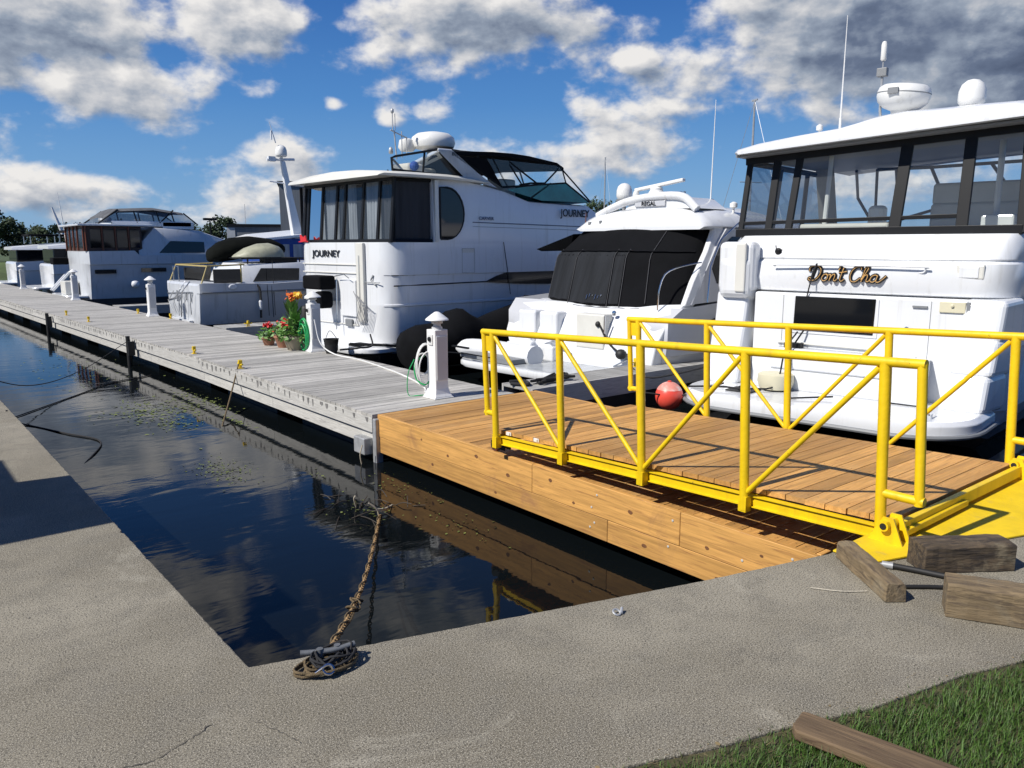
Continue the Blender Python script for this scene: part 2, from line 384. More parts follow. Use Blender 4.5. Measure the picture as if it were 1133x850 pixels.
def thing(name, label, cat, loc=(0, 0, 0), deg=0, group=None, dz=None):
    o = bpy.data.objects.new(name, None); C.objects.link(o); o.location = loc; o.rotation_euler = (0, 0, R(deg)); o.empty_display_size = .2
    tag(o, label, cat, group)
    if dz is not None: DZ[o.name] = dz
    return o
def copy_tree(o, parent=None):
    c = o.copy(); C.objects.link(c)
    if parent is not None: c.parent = parent
    for ch in [x for x in list(bpy.data.objects) if x.parent == o]: copy_tree(ch, c)
    return c
def place(o, loc, deg=0, label=None, group=None):
    c = copy_tree(o); c.location = loc; c.rotation_euler = (0, 0, R(deg))
    if label: c['label'] = label
    if group: c['group'] = group
    return c
def lettering(text, parent, loc, size, facing, mat=None, bold=.012, name='lettering', shear=0, width=None, tilt=0):
    cu = bpy.data.curves.new(name, 'FONT'); cu.body = text; cu.size = size; cu.extrude = .003; cu.offset = bold * size; cu.shear = shear
    cu.align_x = 'CENTER'; cu.align_y = 'CENTER'
    tmp = bpy.data.objects.new(name, cu); C.objects.link(tmp)
    dg = bpy.context.evaluated_depsgraph_get(); dg.update()
    me = bpy.data.meshes.new_from_object(tmp.evaluated_get(dg)); bpy.data.objects.remove(tmp)
    me.materials.clear(); me.materials.append(mat or textm)
    xs = [v.co.x for v in me.vertices]; k = (width / (max(xs) - min(xs))) if width else 1
    rot = Matrix.Rotation({'aft': -PI / 2, 'side': 0}[facing], 4, 'Z') @ Matrix.Rotation(PI / 2, 4, 'X') @ Matrix.Rotation(tilt, 4, 'Z')
    dz = DZ.get(parent.name, 0)
    q = parent
    while q is not None:
        if q.name in DZ: dz = DZ[q.name]
        q = q.parent
    me.transform(Matrix.Translation((loc[0], loc[1], loc[2] - dz)) @ rot @ Matrix.Diagonal((k, 1, 1, 1)))
    o = bpy.data.objects.new(name, me); C.objects.link(o); o.parent = parent; return o
# ================================================================ SETTING
WZ = -.85
o = MB().add([(-800, -800, WZ), (3000, -800, WZ), (3000, 3000, WZ), (-800, 3000, WZ)], [(0, 1, 2, 3)]).build('water', waterm); tag(o, kind='structure')
# concrete quay: left bank + corner + strip the gangway lands on
rnd = random.Random(77)
def rough_edge(a, b, step, j):
    n = int(math.hypot(b[0] - a[0], b[1] - a[1]) / step); nx, ny = -(b[1] - a[1]), b[0] - a[0]; l = math.hypot(nx, ny); out = []
    for i in range(1, n):
        t = i / n; k = abs(rnd.gauss(0, j)) * (3 if rnd.random() < .06 else 1); out.append((a[0] + (b[0] - a[0]) * t + nx / l * -k, a[1] + (b[1] - a[1]) * t + ny / l * -k))
    return out
quay = [(1.06, 70), (1.06, 12)] + rough_edge((1.06, 12), (1.055, 2.983), .035, .0022) + [(1.055, 2.983)] + rough_edge((1.055, 2.983), (3.11, 2.348), .03, .0022) + [(3.11, 2.348)] + rough_edge((3.11, 2.348), (4.03, 2.10), .03, .0022) + [(4.03, 2.10), (5.2, 2.08), (40, 2.08), (40, -2), (3.9, .86), (3.57, .985), (3.25, 1.10), (2.75, 1.22), (2.38, 1.36), (2.12, 1.44), (1.9, 1.53), (1.55, 1.66), (.2, 1.75), (-3, 1.9), (-30, 2.2), (-30, 70)]
mb = MB(); mb.prism([(x, y, -1.6) for x, y in quay], (0, 0, 1.6)); o = mb.build('concrete_quay', concm, bevel=.006); tag(o, kind='structure')
lawn = MB(); lawn.add([(-60, -60, -.012), (60, -60, -.012), (60, 2.0, -.012), (-60, 2.1, -.012)], [(0, 1, 2, 3)]).build('lawn_ground', soilm)
tag(bpy.data.objects['lawn_ground'], kind='structure')
# far shore
mb = MB(); N = 40; ring = []
for i in range(N + 1):
    a = R(-30 + 150 * i / N); rr = 95 + 6 * math.sin(i * 1.7) + 4 * math.sin(i * .6)
    if a > R(52): rr += 30
    ring.append([(rr * math.sin(a), rr * math.cos(a), WZ - .1), ((rr + 3) * math.sin(a), (rr + 3) * math.cos(a), .1), (2500 * math.sin(a), 2500 * math.cos(a), .4)])
mb.loft(ring, closed=False); tag(mb.build('far_shore', landm), kind='structure')

# cracks in the concrete
def crack(pts, wd):
    P = spline([(x, y, .0) for x, y in pts], 10); rnd = random.Random(4); L = []; Rr = []
    for i, p in enumerate(P):
        d = (P[min(i + 1, len(P) - 1)] - P[max(i - 1, 0)]).normalized(); nn = Vector((-d.y, d.x, 0))
        p = p + nn * rnd.uniform(-.006, .006); ww = wd * rnd.uniform(.3, 1)
        L.append(p + nn * ww + V(0, 0, .003)); Rr.append(p - nn * ww + V(0, 0, .003))
    n = len(L); MBx.add(L + Rr, [(i, i + 1, n + i + 1, n + i) for i in range(n - 1)])
MBx = MB()
crack([(.28, 2.72), (.42, 2.66), (.55, 2.60), (.68, 2.63), (.80, 2.68)], .003)
crack([(.92, 2.62), (.97, 2.48), (1.0, 2.37)], .0016)
crack([(-.9, 1.9), (.0, 2.35), (.28, 2.72)], .004)
crkm = material('crack_dirt', (.10, .09, .075), .95)
tag(MBx.build('pavement_crack', crkm, None), kind='structure')

# grass
gb = MB(); rnd = random.Random(11)
def in_lawn(x, y):
    e = [(-1, 1.8), (1.55, 1.66), (1.9, 1.53), (2.12, 1.44), (2.38, 1.36), (2.75, 1.22), (3.25, 1.10), (3.57, .985), (3.9, .86), (6, .2)]
    for (x0, y0), (x1, y1) in zip(e, e[1:]):
        if x0 <= x <= x1: return y < y0 + (y1 - y0) * (x - x0) / (x1 - x0) + rnd.uniform(-.03, .035)
    return False
cnt = 0
while cnt < 52000:
    x = rnd.uniform(1.0, 4.9); y = rnd.uniform(.2, 1.7)
    if not in_lawn(x, y): continue
    e_d = min(1, max(0, (1.36 - (x - 2.38) * .3 - y)) / .12)
    if rnd.random() > .25 + .75 * e_d: continue
    cnt += 1
    h = rnd.uniform(.02, .055) * (.55 + .45 * e_d); a = rnd.uniform(0, 2 * PI); ln = rnd.uniform(.2, 1.1) * h; wd = .0016
    bx, by = math.cos(a), math.sin(a); tx, ty = -by * wd, bx * wd
    gb.add([(x - tx, y - ty, -.012), (x + tx, y + ty, -.012), (x + bx * ln * .4 + tx * .7, y + by * ln * .4 + ty * .7, -.012 + h * .6), (x + bx * ln * .4 - tx * .7, y + by * ln * .4 - ty * .7, -.012 + h * .6), (x + bx * ln, y + by * ln, -.012 + h)], [(0, 1, 2, 3), (3, 2, 4)])
db = MB()
for _ in range(5200):
    x = rnd.uniform(1.0, 4.4); y = rnd.uniform(.6, 1.75)
    if not in_lawn(x, y) or in_lawn(x, y + rnd.uniform(.05, .16)): continue
    a = rnd.uniform(0, 2 * PI); l = rnd.uniform(.01, .045); z = rnd.uniform(-.008, .012)
    db.add([(x, y, z), (x + .0018, y + .0018, z), (x + l * math.cos(a), y + l * math.sin(a), z + rnd.uniform(0, .012))], [(0, 1, 2)])
for _ in range(2600):
    x = rnd.uniform(1.3, 4.0); y = rnd.uniform(.8, 1.8)
    if in_lawn(x, y) or not in_lawn(x, y - abs(rnd.gauss(0, .045))): continue
    a = rnd.uniform(0, 2 * PI); l = rnd.uniform(.006, .03)
    db.add([(x, y, .003), (x + .0016, y + .0016, .003), (x + l * math.cos(a), y + l * math.sin(a), .003 + rnd.uniform(0, .008))], [(0, 1, 2)])
for _ in range(500):
    x = rnd.uniform(1.3, 4.0); y = rnd.uniform(.8, 1.8)
    if in_lawn(x, y) or not in_lawn(x, y - abs(rnd.gauss(0, .03))): continue
    r_ = rnd.uniform(.003, .011); db.add([(x + r_ * math.cos(k * PI / 3) * rnd.uniform(.6, 1.2), y + r_ * math.sin(k * PI / 3) * rnd.uniform(.6, 1.2), .0035) for k in range(6)], [tuple(range(6))])
tag(db.build('dry_grass', material('straw', (.22, .165, .08), .8, island=.6, var=.3)), 'dry straw and dead clippings along the edge of the lawn', 'dry grass', kind='stuff')
o = gb.build('grass', grassm); tag(o, 'short green grass with dry patches along the concrete edge', 'grass', kind='stuff')

# water weed patches
wb = MB(); rnd = random.Random(5)
for (cx, cy, rx, ry, n) in [(3.4, 12.8, .8, 1.2, 520), (3.0, 8.9, .3, .6, 260), (3.3, 11.6, .3, .5, 60), (3.75, 8.1, .1, .3, 20), (4.2, 13.3, .25, 1.5, 120), (3.5, 6.6, .3, .5, 60), (4.2, 6.9, .25, .9, 70), (3.95, 5.6, .3, .7, 40), (3.3, 18, .8, 3, 150), (4.05, 11.2, .1, .6, 40)]:
    for _ in range(n):
        x = rnd.gauss(cx, rx * .5); y = rnd.gauss(cy, ry * .5); a = rnd.uniform(0, PI); l = rnd.uniform(.008, .03) * (1.5 if y > 10 else .8); wd = l * rnd.uniform(.2, .6)
        c_, s_ = math.cos(a), math.sin(a); z = WZ + .004 + rnd.uniform(0, .006)
        wb.add([(x - c_ * l, y - s_ * l, z), (x + s_ * wd, y - c_ * wd, z), (x + c_ * l, y + s_ * l, z), (x - s_ * wd, y + c_ * wd, z + .004)], [(0, 1, 2, 3)])
tag(wb.build('water_weed', weed), 'thin green weed floating in patches on the dark water', 'water weed', kind='stuff')

# ================================================================ DOCKS
DT = -.27
def plank_run(mb, x0, x1, y0, y1, zt, wd=.135, th=.035, gap=.008, rnd=random.Random(3), xf=None):
    y = y0
    while y < y1 - .02:
        e = min(y + wd, y1); j = rnd.uniform(-.003, .003); dz = rnd.uniform(-.0015, .0015)
        a = xf(y) if xf else 0
        mb.box(x0 + a + j, x1 + a + j, y + gap / 2, e - gap / 2, zt - th + dz, zt + dz); y = e
def dockshift(y):   # the row of floats bends slightly
    return 0 if y < 15 else -(y - 15) * .027
d = thing('floating_dock', 'long weathered grey plank dock running away to the left with white posts', 'dock', (4.5, 8.08, WZ), 0, dz=None)
DZ[d.name] = WZ
def sh(mb, ox, oy):
    mb.v = [(x - ox, y - oy, z) for x, y, z in mb.v]; return mb
mb = MB(); plank_run(mb, 4.5, 6.68, 8.08, 75, DT, xf=dockshift); sh(mb, 4.5, 8.08).build('decking', oldwood, d)
mb = MB()
y = 8.08
for L in (3.05, 3.0, 3.1, 4, 4, 4, 4, 5, 5, 6, 6, 6, 7, 7):
    a, b = dockshift(y), dockshift(y + L)
    for (xa, z0, z1) in ((4.492, DT - .215, DT - .037), (4.535, DT - .40, DT - .22)):
        for k in range(1):
            x_ = xa
            mb.add([(x_ + a, y + .003, z0), (x_ + b, y + L - .003, z0), (x_ + b, y + L - .003, z1), (x_ + a, y + .003, z1), (x_ + a + .04, y + .003, z0), (x_ + b + .04, y + L - .003, z0), (x_ + b + .04, y + L - .003, z1), (x_ + a + .04, y + .003, z1)],
                   [(0, 1, 2, 3), (7, 6, 5, 4), (0, 4, 5, 1), (1, 5, 6, 2), (2, 6, 7, 3), (3, 7, 4, 0)])
            mb.add([(6.64 + a, y + .003, z0), (6.64 + b, y + L - .003, z0), (6.64 + b, y + L - .003, z1), (6.64 + a, y + .003, z1), (6.68 + a, y + .003, z0), (6.68 + b, y + L - .003, z0), (6.68 + b, y + L - .003, z1), (6.68 + a, y + .003, z1)],
                   [(0, 1, 2, 3), (7, 6, 5, 4), (0, 4, 5, 1), (1, 5, 6, 2), (2, 6, 7, 3), (3, 7, 4, 0)])
    y += L
mb.box(4.54, 6.6, 8.09, 8.13, DT - .21, DT - .037)
sh(mb, 4.5, 8.08).build('fascia', oldwoodf, d)
# dark wear marks where the joists and fenders rub: iron stains of their own on the outer board
mb = MB(); rnd = random.Random(8); y = 8.2
stain = material('iron_stain', (.17, .165, .16), .9, var=.5, vscale=14)
while y < 40:
    a = dockshift(y); hh = rnd.uniform(.05, .12); ww = rnd.uniform(.012, .05)
    pts = [(4.489 + a, y - ww * rnd.uniform(.6, 1), DT - .045), (4.489 + a, y + ww, DT - .045 - rnd.uniform(0, .01)), (4.489 + a, y + ww * rnd.uniform(.3, .9), DT - .045 - hh * .7), (4.489 + a, y, DT - .045 - hh), (4.489 + a, y - ww * rnd.uniform(.4, .9), DT - .045 - hh * .6)]
    mb.add(pts, [(0, 1, 2, 3, 4)]); y += rnd.uniform(.12, .32)
sn_ = sh(mb, 4.5, 8.08).build('stain', stain, d); sn_['kind'] = 'stuff'
mb = MB(); y = 8.5
while y < 70:
    a = dockshift(y); mb.box(4.75 + a, 6.45 + a, y, y + 2.1, WZ - .2, DT - .23); y += 3.0
sh(mb, 4.5, 8.08).build('float', antifoul, d)
mb = MB(); mb.box(4.50, 4.60, 8.02, 8.10, DT - .62, DT - .05); mb.box(4.42, 4.62, 8.16, 8.42, DT - .5, DT - .30)
sh(mb, 4.5, 8.08).build('corner_bracket', galv, d, bevel=.01)

def finger(x0, x1, y0, y1, label):
    f = thing('finger_dock', label, 'dock', (x0, (y0 + y1) / 2, WZ), 0, group='narrow finger docks between the boats'); DZ[f.name] = WZ
    cy = (y0 + y1) / 2; mb = MB(); x = x0
    while x < x1:
        mb.box(x + .004 - x0, min(x + .14, x1) - .004 - x0, y0 - cy, y1 - cy, DT - .035, DT)
        x += .14
    mb.build('decking', oldfing, f)
    mb = MB(); mb.box(.0, x1 - x0, y0 - .04 - cy, y0 - .002 - cy, DT - .28, DT + .004); mb.box(.0, x1 - x0, y1 + .002 - cy, y1 + .04 - cy, DT - .28, DT + .004)
    mb.build('fascia', oldwoodf2, f)
    mb = MB(); mb.box(.2, x1 - x0 - .2, y0 + .08 - cy, y1 - .08 - cy, WZ - .2, DT - .06); mb.build('float', antifoul, f)
    return f
oldfing = material('weathered_finger_decking', (.33, .325, .31), .85, var=.2, vscale=1.4, island=.5, stretch=(20, 1.1, 20), bump=.4, bscale=5, grain=((.15, .145, .14), .5, .75, 3.))
oldwoodf2 = material('weathered_side_board', (.42, .41, .39), .85, var=.2, vscale=2, stretch=(1.2, 8, 14), bump=.3, bscale=5, grain=((.26, .25, .24), .5, .75, 2.))
finger(7.03, 18, 8.15, 8.75, 'grey finger dock between the canvas-covered cruiser and the yacht with the black window band')
finger(6.70, 18, 19.1, 19.9, 'grey finger dock behind the flower pots beside the small cabin cruiser')
finger(6.45, 17, 28.2, 29.0, 'far grey finger dock between the small cabin cruiser and the brown-windowed yacht')

# new lumber platform
screwm = material('screw_head', (.10, .07, .04), .5)
boltm = material('bolt_head', (.5, .49, .46), .5)
p = thing('wooden_platform', 'new orange-brown lumber platform the yellow gangway rests on', 'platform', (5.78, 5.3, WZ)); DZ[p.name] = WZ
ox, oy = 5.78, 5.3
mb = MB(); plank_run(mb, 4.595, 7.0, 2.49, 8.03, DT, wd=.14, th=.036, gap=.006, rnd=random.Random(9)); mb.second = (len(mb.f), screwm)
y = 2.49
while y < 8.0:
    for x_ in (4.66, 5.4, 6.2, 6.94):
        for o_ in (.035, .105):
            cx_, cy_ = x_, y + o_; mb.add([(cx_ + .0045 * math.cos(a), cy_ + .0045 * math.sin(a), DT + .0025) for a in [k * PI / 3 for k in range(6)]], [tuple(range(6))])
    y += .14
sh(mb, ox, oy).build('decking', newwood, p)
mb = MB()
for (y0, y1) in ((2.45, 3.55), (3.554, 5.25), (5.254, 8.05)): mb.box(4.55, 4.592, y0, y1, DT - .265, DT + .003)
for (y0, y1) in ((2.45, 4.3), (4.304, 8.05)): mb.box(4.556, 4.592, y0, y1, DT - .46, DT - .269)
mb.box(7.003, 7.04, 2.45, 8.05, DT - .265, DT + .002); mb.box(7.003, 7.035, 2.45, 8.05, DT - .46, DT - .269)
sh(mb, ox, oy).build('fascia', newwoodf, p, bevel=.004, seg=1)
mb = MB(); mb.box(4.60, 7.0, 2.45, 2.487, DT - .265, DT + .002); sh(mb, ox, oy).build('end_board', newwood, p, bevel=.004, seg=1)
mb = MB(); mb.box(4.60, 7.0, 8.033, 8.07, DT - .4, DT - .002); sh(mb, ox, oy).build('end_board', newwood, p, bevel=.004, seg=1)
mb = MB(); mb.box(4.8, 6.8, 2.7, 4.8, WZ - .2, DT - .07); mb.box(4.8, 6.8, 5.5, 7.8, WZ - .2, DT - .07); sh(mb, ox, oy).build('float', antifoul, p)
for (y, z) in ((2.62, .07), (2.70, .16), (3.0, .2), (3.05, .34), (3.62, .08), (3.66, .30), (4.42, .08), (4.48, .2), (4.45, .33), (4.5, .38)):
    mb = MB(); mb.lathe([(.003, 0), (.010, .001), (.010, .004), (.004, .006)], 8, M=Matrix.Translation((4.55 if z < .265 else 4.556, y, DT - z)) @ Matrix.Rotation(-PI / 2, 4, 'Y'))
    sh(mb, ox, oy).build('bolt', boltm, p, smooth=40)
boltm0 = 0
knot = material('wood_knot', (.17, .075, .03), .7, var=.3, vscale=30)
rnd = random.Random(21)
for (y, z) in ((7.1, .12), (6.6, .2), (6.1, .1), (5.6, .18), (5.0, .09), (4.7, .22), (4.05, .13), (3.3, .2), (2.85, .12), (6.9, .36), (5.8, .4), (3.9, .37), (3.2, .41)):
    mb = MB(); r = rnd.uniform(.010, .02); x_ = 4.5485 if z < .26 else 4.5545
    mb.add([(x_, y + r * 1.5 * math.cos(k * PI / 5) * rnd.uniform(.8, 1.1), DT - z + r * math.sin(k * PI / 5) * rnd.uniform(.8, 1.1)) for k in range(10)], [tuple(range(10))]); sh(mb, ox, oy).build('knot', knot, p)

# ================================================================ GANGWAY
slope = math.atan(.14 / 3.7)
def gz(y): return .12 - (y - 1.96) * .14 / 3.69           # deck top
gw = thing('gangway', 'yellow railed gangway with plank deck sloping down to the new platform', 'gangway', (5.45, 1.95, 0))
gx, gy = 5.45, 1.95
GM = MB
mb = MB(); y = 1.99; rnd = random.Random(2)
while y < 5.72:
    e = min(y + .14, 5.74); z0, z1 = gz(y), gz(e); j = rnd.uniform(-.008, .004)
    a, b = y + .003, e - .003
    mb.add([(4.53 + j, a, z0 - .035), (6.40, a, z0 - .035), (6.40, b, z1 - .035), (4.53 + j, b, z1 - .035), (4.53 + j, a, z0), (6.40, a, z0), (6.40, b, z1), (4.53 + j, b, z1)], [(0, 3, 2, 1), (4, 5, 6, 7), (0, 1, 5, 4), (1, 2, 6, 5), (2, 3, 7, 6), (3, 0, 4, 7)]); y = e
mb.second = (len(mb.f), screwm)
y = 1.99
while y < 5.7:
    for x_ in (4.62, 5.45, 6.3):
        for o_ in (.035, .105):
            cx_, cy_ = x_ + rnd.uniform(-.01, .01), y + o_; zz_ = gz(cy_) + .0012; mb.add([(cx_ + .0045 * math.cos(a), cy_ + .0045 * math.sin(a), zz_) for a in [k * PI / 3 for k in range(6)]], [tuple(range(6))])
    y += .14
sh(mb, gx, gy).build('deck', newwood, gw)
def chan(x0, x1, mbx):
    ya, yb = 1.93, 5.75
    for (dx0, dx1, dz0, dz1) in ((0, .05, -.125, -.118), (.018, .026, -.118, -.052), (0, .05, -.052, -.045)):
        xa, xb = (x0 + dx0, x0 + dx1) if x1 > x0 else (x0 - dx1, x0 - dx0)
        mbx.add([(xa, ya, gz(ya) + dz0), (xb, ya, gz(ya) + dz0), (xb, yb, gz(yb) + dz0), (xa, yb, gz(yb) + dz0), (xa, ya, gz(ya) + dz1), (xb, ya, gz(ya) + dz1), (xb, yb, gz(yb) + dz1), (xa, yb, gz(yb) + dz1)], [(0, 3, 2, 1), (4, 5, 6, 7), (0, 1, 5, 4), (1, 2, 6, 5), (2, 3, 7, 6), (3, 0, 4, 7)])
mb = MB(); chan(4.475, 5, mb); sh(mb, gx, gy).build('side_channel', yellow, gw)
mb = MB(); chan(6.43, 6, mb); sh(mb, gx, gy).build('side_channel', yellow, gw)
mb = MB(); mb.box(4.50, 6.42, 1.925, 1.965, .035, .115); mb.box(4.50, 5.4, 1.90, 1.925, .035, .075); sh(mb, gx, gy).build('end_channel', yellow, gw, bevel=.004)
mb = MB()
for yy in (2.9, 3.9, 4.9, 5.7): mb.box(4.5, 6.4, yy, yy + .06, gz(yy) - .13, gz(yy) - .045)
sh(mb, gx, gy).build('cross_beam', yellow, gw)
for xx in (4.447, 6.447):
    rl = MB(); ys = [5.645, 4.745, 3.85, 2.94, 2.02]; r = .0285; TL = .05
    top = lambda y: gz(y) + .935
    pr = .0315
    rl.tube([(xx, 5.845, top(5.845)), (xx, 1.845, top(1.845))], r, 12)
    rail = sh(rl, gx, gy).build('railing', yellow, gw, smooth=40)
    for y in ys:
        mb = MB(); mb.tube([(xx, y + TL, top(y)), (xx, y, gz(y) - .14 if y > 2.1 else .03)], pr, 14); 
        mb.box(xx - .028, xx + .034, y - .03, y + .03, gz(y) - .15, gz(y) - .045) if y > 2.1 else None
        sh(mb, gx, gy).build('post', yellow, rail, smooth=40)
    for (ya, ta, yb) in ((5.645, 1, 4.745), (4.745, 1, 3.85), (2.94, 0, 3.85), (2.02, 0, 2.94)):
        # brace from the head of one post to the foot of the next
        if ta: A = (xx, ya + TL - .03, top(ya) - .04); B = (xx, yb + .02, gz(yb) - .01)
        else: A = (xx, ya + TL + .03, top(ya) - .04); B = (xx, yb - .02, gz(yb) - .01)
        mb = MB(); mb.tube([A, B], .0185, 10); sh(mb, gx, gy).build('brace', yellow, rail, smooth=40)
    for (y0, y1) in ((5.645, 5.775), (2.02, 1.815)):
        zb = gz(y0) + .17
        mb = MB(); mb.tube([(xx, y1 + TL, top(y1 + TL)), (xx, y1, zb - .0275)], .0275, 12); mb.tube([(xx, y1 + (.027 if y1 > y0 else -.027), zb), (xx, y0, zb)], .0268, 12); sh(mb, gx, gy).build('end_loop', yellow, rail, smooth=50)
    mb = MB(); mb.box(xx - .003, xx + .003, 5.68, 5.795, top(5.7) - .18, top(5.7) - .03); sh(mb, gx, gy).build('gusset_plate', yellow, rail)
    # hinge bracket
    mb = MB(); mb.prism([(xx - .055, 2.07, .005), (xx - .055, 1.86, .005), (xx - .055, 1.925, .165), (xx - .055, 1.985, .165)], (.012, 0, 0))
    mb.prism([(xx + .045, 2.07, .005), (xx + .045, 1.86, .005), (xx + .045, 1.925, .165), (xx + .045, 1.985, .165)], (.012, 0, 0))
    mb.tube([(xx - .09, 1.965, .12), (xx + .09, 1.965, .12)], .03, 12)
    hg = sh(mb, gx, gy).build('hinge_bracket', yellow, gw, smooth=30)
    mb = MB(); mb.tube([(xx - .094, 1.965, .12), (xx + .094, 1.965, .12)], .019, 12); sh(mb, gx, gy).build('pin', rubber, hg, smooth=40)
    # wheel
    wx = xx + .15 if xx < 5 else xx - .15; WY = 5.84; WZZ = DT + .064
    mb = MB(); mb.lathe([(.02, -.02), (.058, -.022), (.062, -.012), (.062, .012), (.058, .022), (.02, .02)], 20, M=Matrix.Translation((wx, WY, WZZ)) @ Matrix.Rotation(PI / 2, 4, 'Y'))
    wl = sh(mb, gx, gy).build('wheel', rust, gw, smooth=40)
    mb = MB(); mb.tube([(wx - .05, WY, WZZ), (wx + .05, WY, WZZ)], .014, 8); mb.box(wx + .03, wx + .04, 5.66, 5.87, WZZ - .02, WZZ + .05); mb.box(wx - .04, wx - .03, 5.66, 5.87, WZZ - .02, WZZ + .05); sh(mb, gx, gy).build('axle', rubber, wl)
reflm = material('white_reflector', (.75, .72, .68), .3)
for y in (5.55, 5.16):
    mb = MB(); mb.box(4.518, 4.524, y - .035, y + .035, gz(y) - .03, gz(y) + .0); mb.box(4.505, 4.517, y - .022, y + .022, gz(y) - .027, gz(y) - .004); sh(mb, gx, gy).build('reflector', reflm, gw)
# landing plate
mb = MB(); mb.prism([(4.055, 2.095, .004), (4.06, 1.867, .004), (5.162, 1.50, .004), (6.9, .95, .004), (6.9, 2.07, .004)], (0, 0, .012)); o = mb.build('landing_plate', yellowf, None, bevel=.003)
tag(o, 'flat yellow painted landing plate under the hinged end of the gangway', 'plate')

# ================================================================ PEDESTALS
def pedestal(loc, deg, label, s=1.0):
    t = thing('power_pedestal', label, 'pedestal', loc, deg, group='white service posts along the dock')
    mb = MB(); mb.prism([(-.15, -.15, 0), (.15, -.15, 0), (.15, .15, 0), (-.15, .15, 0)], (0, 0, .018))
    mb.loft([[V(x * a, y * a, z) for x, y in ((-1, -1), (1, -1), (1, 1), (-1, 1))] for a, z in ((.145, .018), (.12, .06), (.102, .13), (.098, .2), (.1, .9))])
    b = mb.build('post', white, t, bevel=.012)
    mb = MB(); mb.box(-.085, .085, -.112, -.098, .24, .82); b2 = mb.build('access_panel', greyw, t, bevel=.01)
    mb = MB(); mb.box(-.115, -.099, -.05, .05, .70, .84); mb.build('socket_box', creamp2, t, bevel=.01)
    mb = MB(); mb.lathe([(.012, 0), (.03, .001), (.03, .02), (.012, .03)], 10, M=Matrix.Translation((-.115, 0, .78)) @ Matrix.Rotation(-PI / 2, 4, 'Y')); mb.build('socket', black, t, smooth=40)
    mb = MB(); mb.lathe([(.07, .9), (.07, .93), (.05, .94), (.05, .97), (.075, .98), (.075, 1.0), (.05, 1.01)], 16); lm = mb.build('lamp_neck', greyw, t, smooth=40)
    mb = MB(); mb.lathe([(.05, 1.01), (.155, 1.02), (.15, 1.035), (.08, 1.09), (.03, 1.125), (.006, 1.13)], 16); mb.build('cap', white, t, smooth=30)
    return t
greyw = material('grey_white_panel', (.56, .56, .56), .45, var=.05)
creamp2 = material('pale_socket_plastic', (.66, .66, .64), .4)
P0 = pedestal((5.72, 8.50, DT), 0, 'nearest white dock pedestal with a hose coiled on its side, beside the new platform')
place(P0, (6.5, 13.8, DT), 0, 'white dock pedestal with a bright green hose, beside the flower pots')
place(P0, (6.28, 23.7, DT), 0, 'white dock pedestal at the stern of the small cabin cruiser')
place(P0, (6.02, 32.6, DT), 0, 'white dock pedestal at the stern of the brown-windowed yacht')
place(P0, (5.75, 42.5, DT), 0, 'farthest white dock pedestal, beside the leftmost boats')

def coil(name, label, c, r, n, mat, tr, ax, drop=.0):
    rnd = random.Random(hash(label) % 1000 if False else len(label)); pts = []
    for i in range(n * 12):
        a = 2 * PI * i / 12; rr = r * (1 + .12 * math.sin(i * .7)); k = i / (n * 12)
        u = rr * math.cos(a); v = rr * 1.25 * math.sin(a) - drop * .3
        if ax == 'x': pts.append((c[0] + (k - .5) * .1, c[1] + u * .75, c[2] + v - (.08 * math.sin(i * .31))))
        else: pts.append((c[0] + u * .75, c[1] + (k - .5) * .1, c[2] + v - (.08 * math.sin(i * .31))))
    mb = MB(); mb.tube(pts, tr, 6, smooth=2); o = mb.build(name, mat, None, smooth=60); tag(o, label, 'hose'); return o
co = coil('hose', 'white and green hose coiled on the left of the nearest pedestal', (5.60, 8.62, DT + .43), .17, 4, whitehose, .011, 'y')
mb = MB(); mb.tube([(5.58, 8.6, DT + .56), (5.5, 8.7, DT + .45), (5.5, 8.68, DT + .25), (5.58, 8.6, DT + .17), (5.66, 8.55, DT + .25)], .011, 6, smooth=5); mb.tube([(5.50, 8.72, DT + .5), (5.45, 8.8, DT + .3), (5.46, 8.82, DT + .02), (5.56, 8.72, DT + .012), (5.7, 8.68, DT + .012)], .007, 6, smooth=5)
mb.build('green_length', greenhose, co, smooth=60)
coil('hose', 'bright green hose hanging in loops beside the flower pots', (6.38, 13.95, DT + .3), .2, 6, greenhose, .014, 'x')
mb = MB(); mb.tube([(6.42, 13.6, DT + .62), (6.45, 13.45, DT + .2), (6.55, 13.1, DT + .015), (6.55, 12.2, DT + .014), (6.4, 11.0, DT + .014), (6.2, 10.0, DT + .014), (5.95, 9.2, DT + .014), (5.72, 8.8, DT + .014)], .013, 6, smooth=8)
tag(mb.build('hose', whitehose, None, smooth=60), 'long white hose lying along the dock edge between two pedestals', 'hose')

# cleats
def cleat(loc, deg, label, group='yellow cleats on the dock edges'):
    t = thing('dock_cleat', label, 'cleat', loc, deg, group=group)
    mb = MB(); mb.box(-.035, .035, -.05, .05, 0, .01); mb.box(-.015, .015, -.03, -.01, .01, .06); mb.box(-.015, .015, .01, .03, .01, .06)
    mb.tube([(0, -.10, .075), (0, -.03, .066), (0, .03, .066), (0, .10, .075)], .014, 8); mb.build('cleat_body', yclm, t, smooth=40)
    mb = MB(); mb.box(-.03, .03, -.025, .025, .08, .14); mb.build('cleat_cap', yclm, t, bevel=.006); return t
CG = 'yellow cleats on the dock edges'
cl0 = cleat((4.62, 12.6, DT), 0, 'yellow cleat on the front dock edge, nearest to the new platform')
fr = [((4.62, 14.9), 'yellow cleat on the front dock edge, second from the new platform'), ((4.5, 23.0), 'yellow cleat on the front dock edge, third from the new platform'), ((4.45, 25.6), 'yellow cleat on the front dock edge, farthest of the four')]
for (x, y), l in fr: place(cl0, (x, y, DT), 0, l)
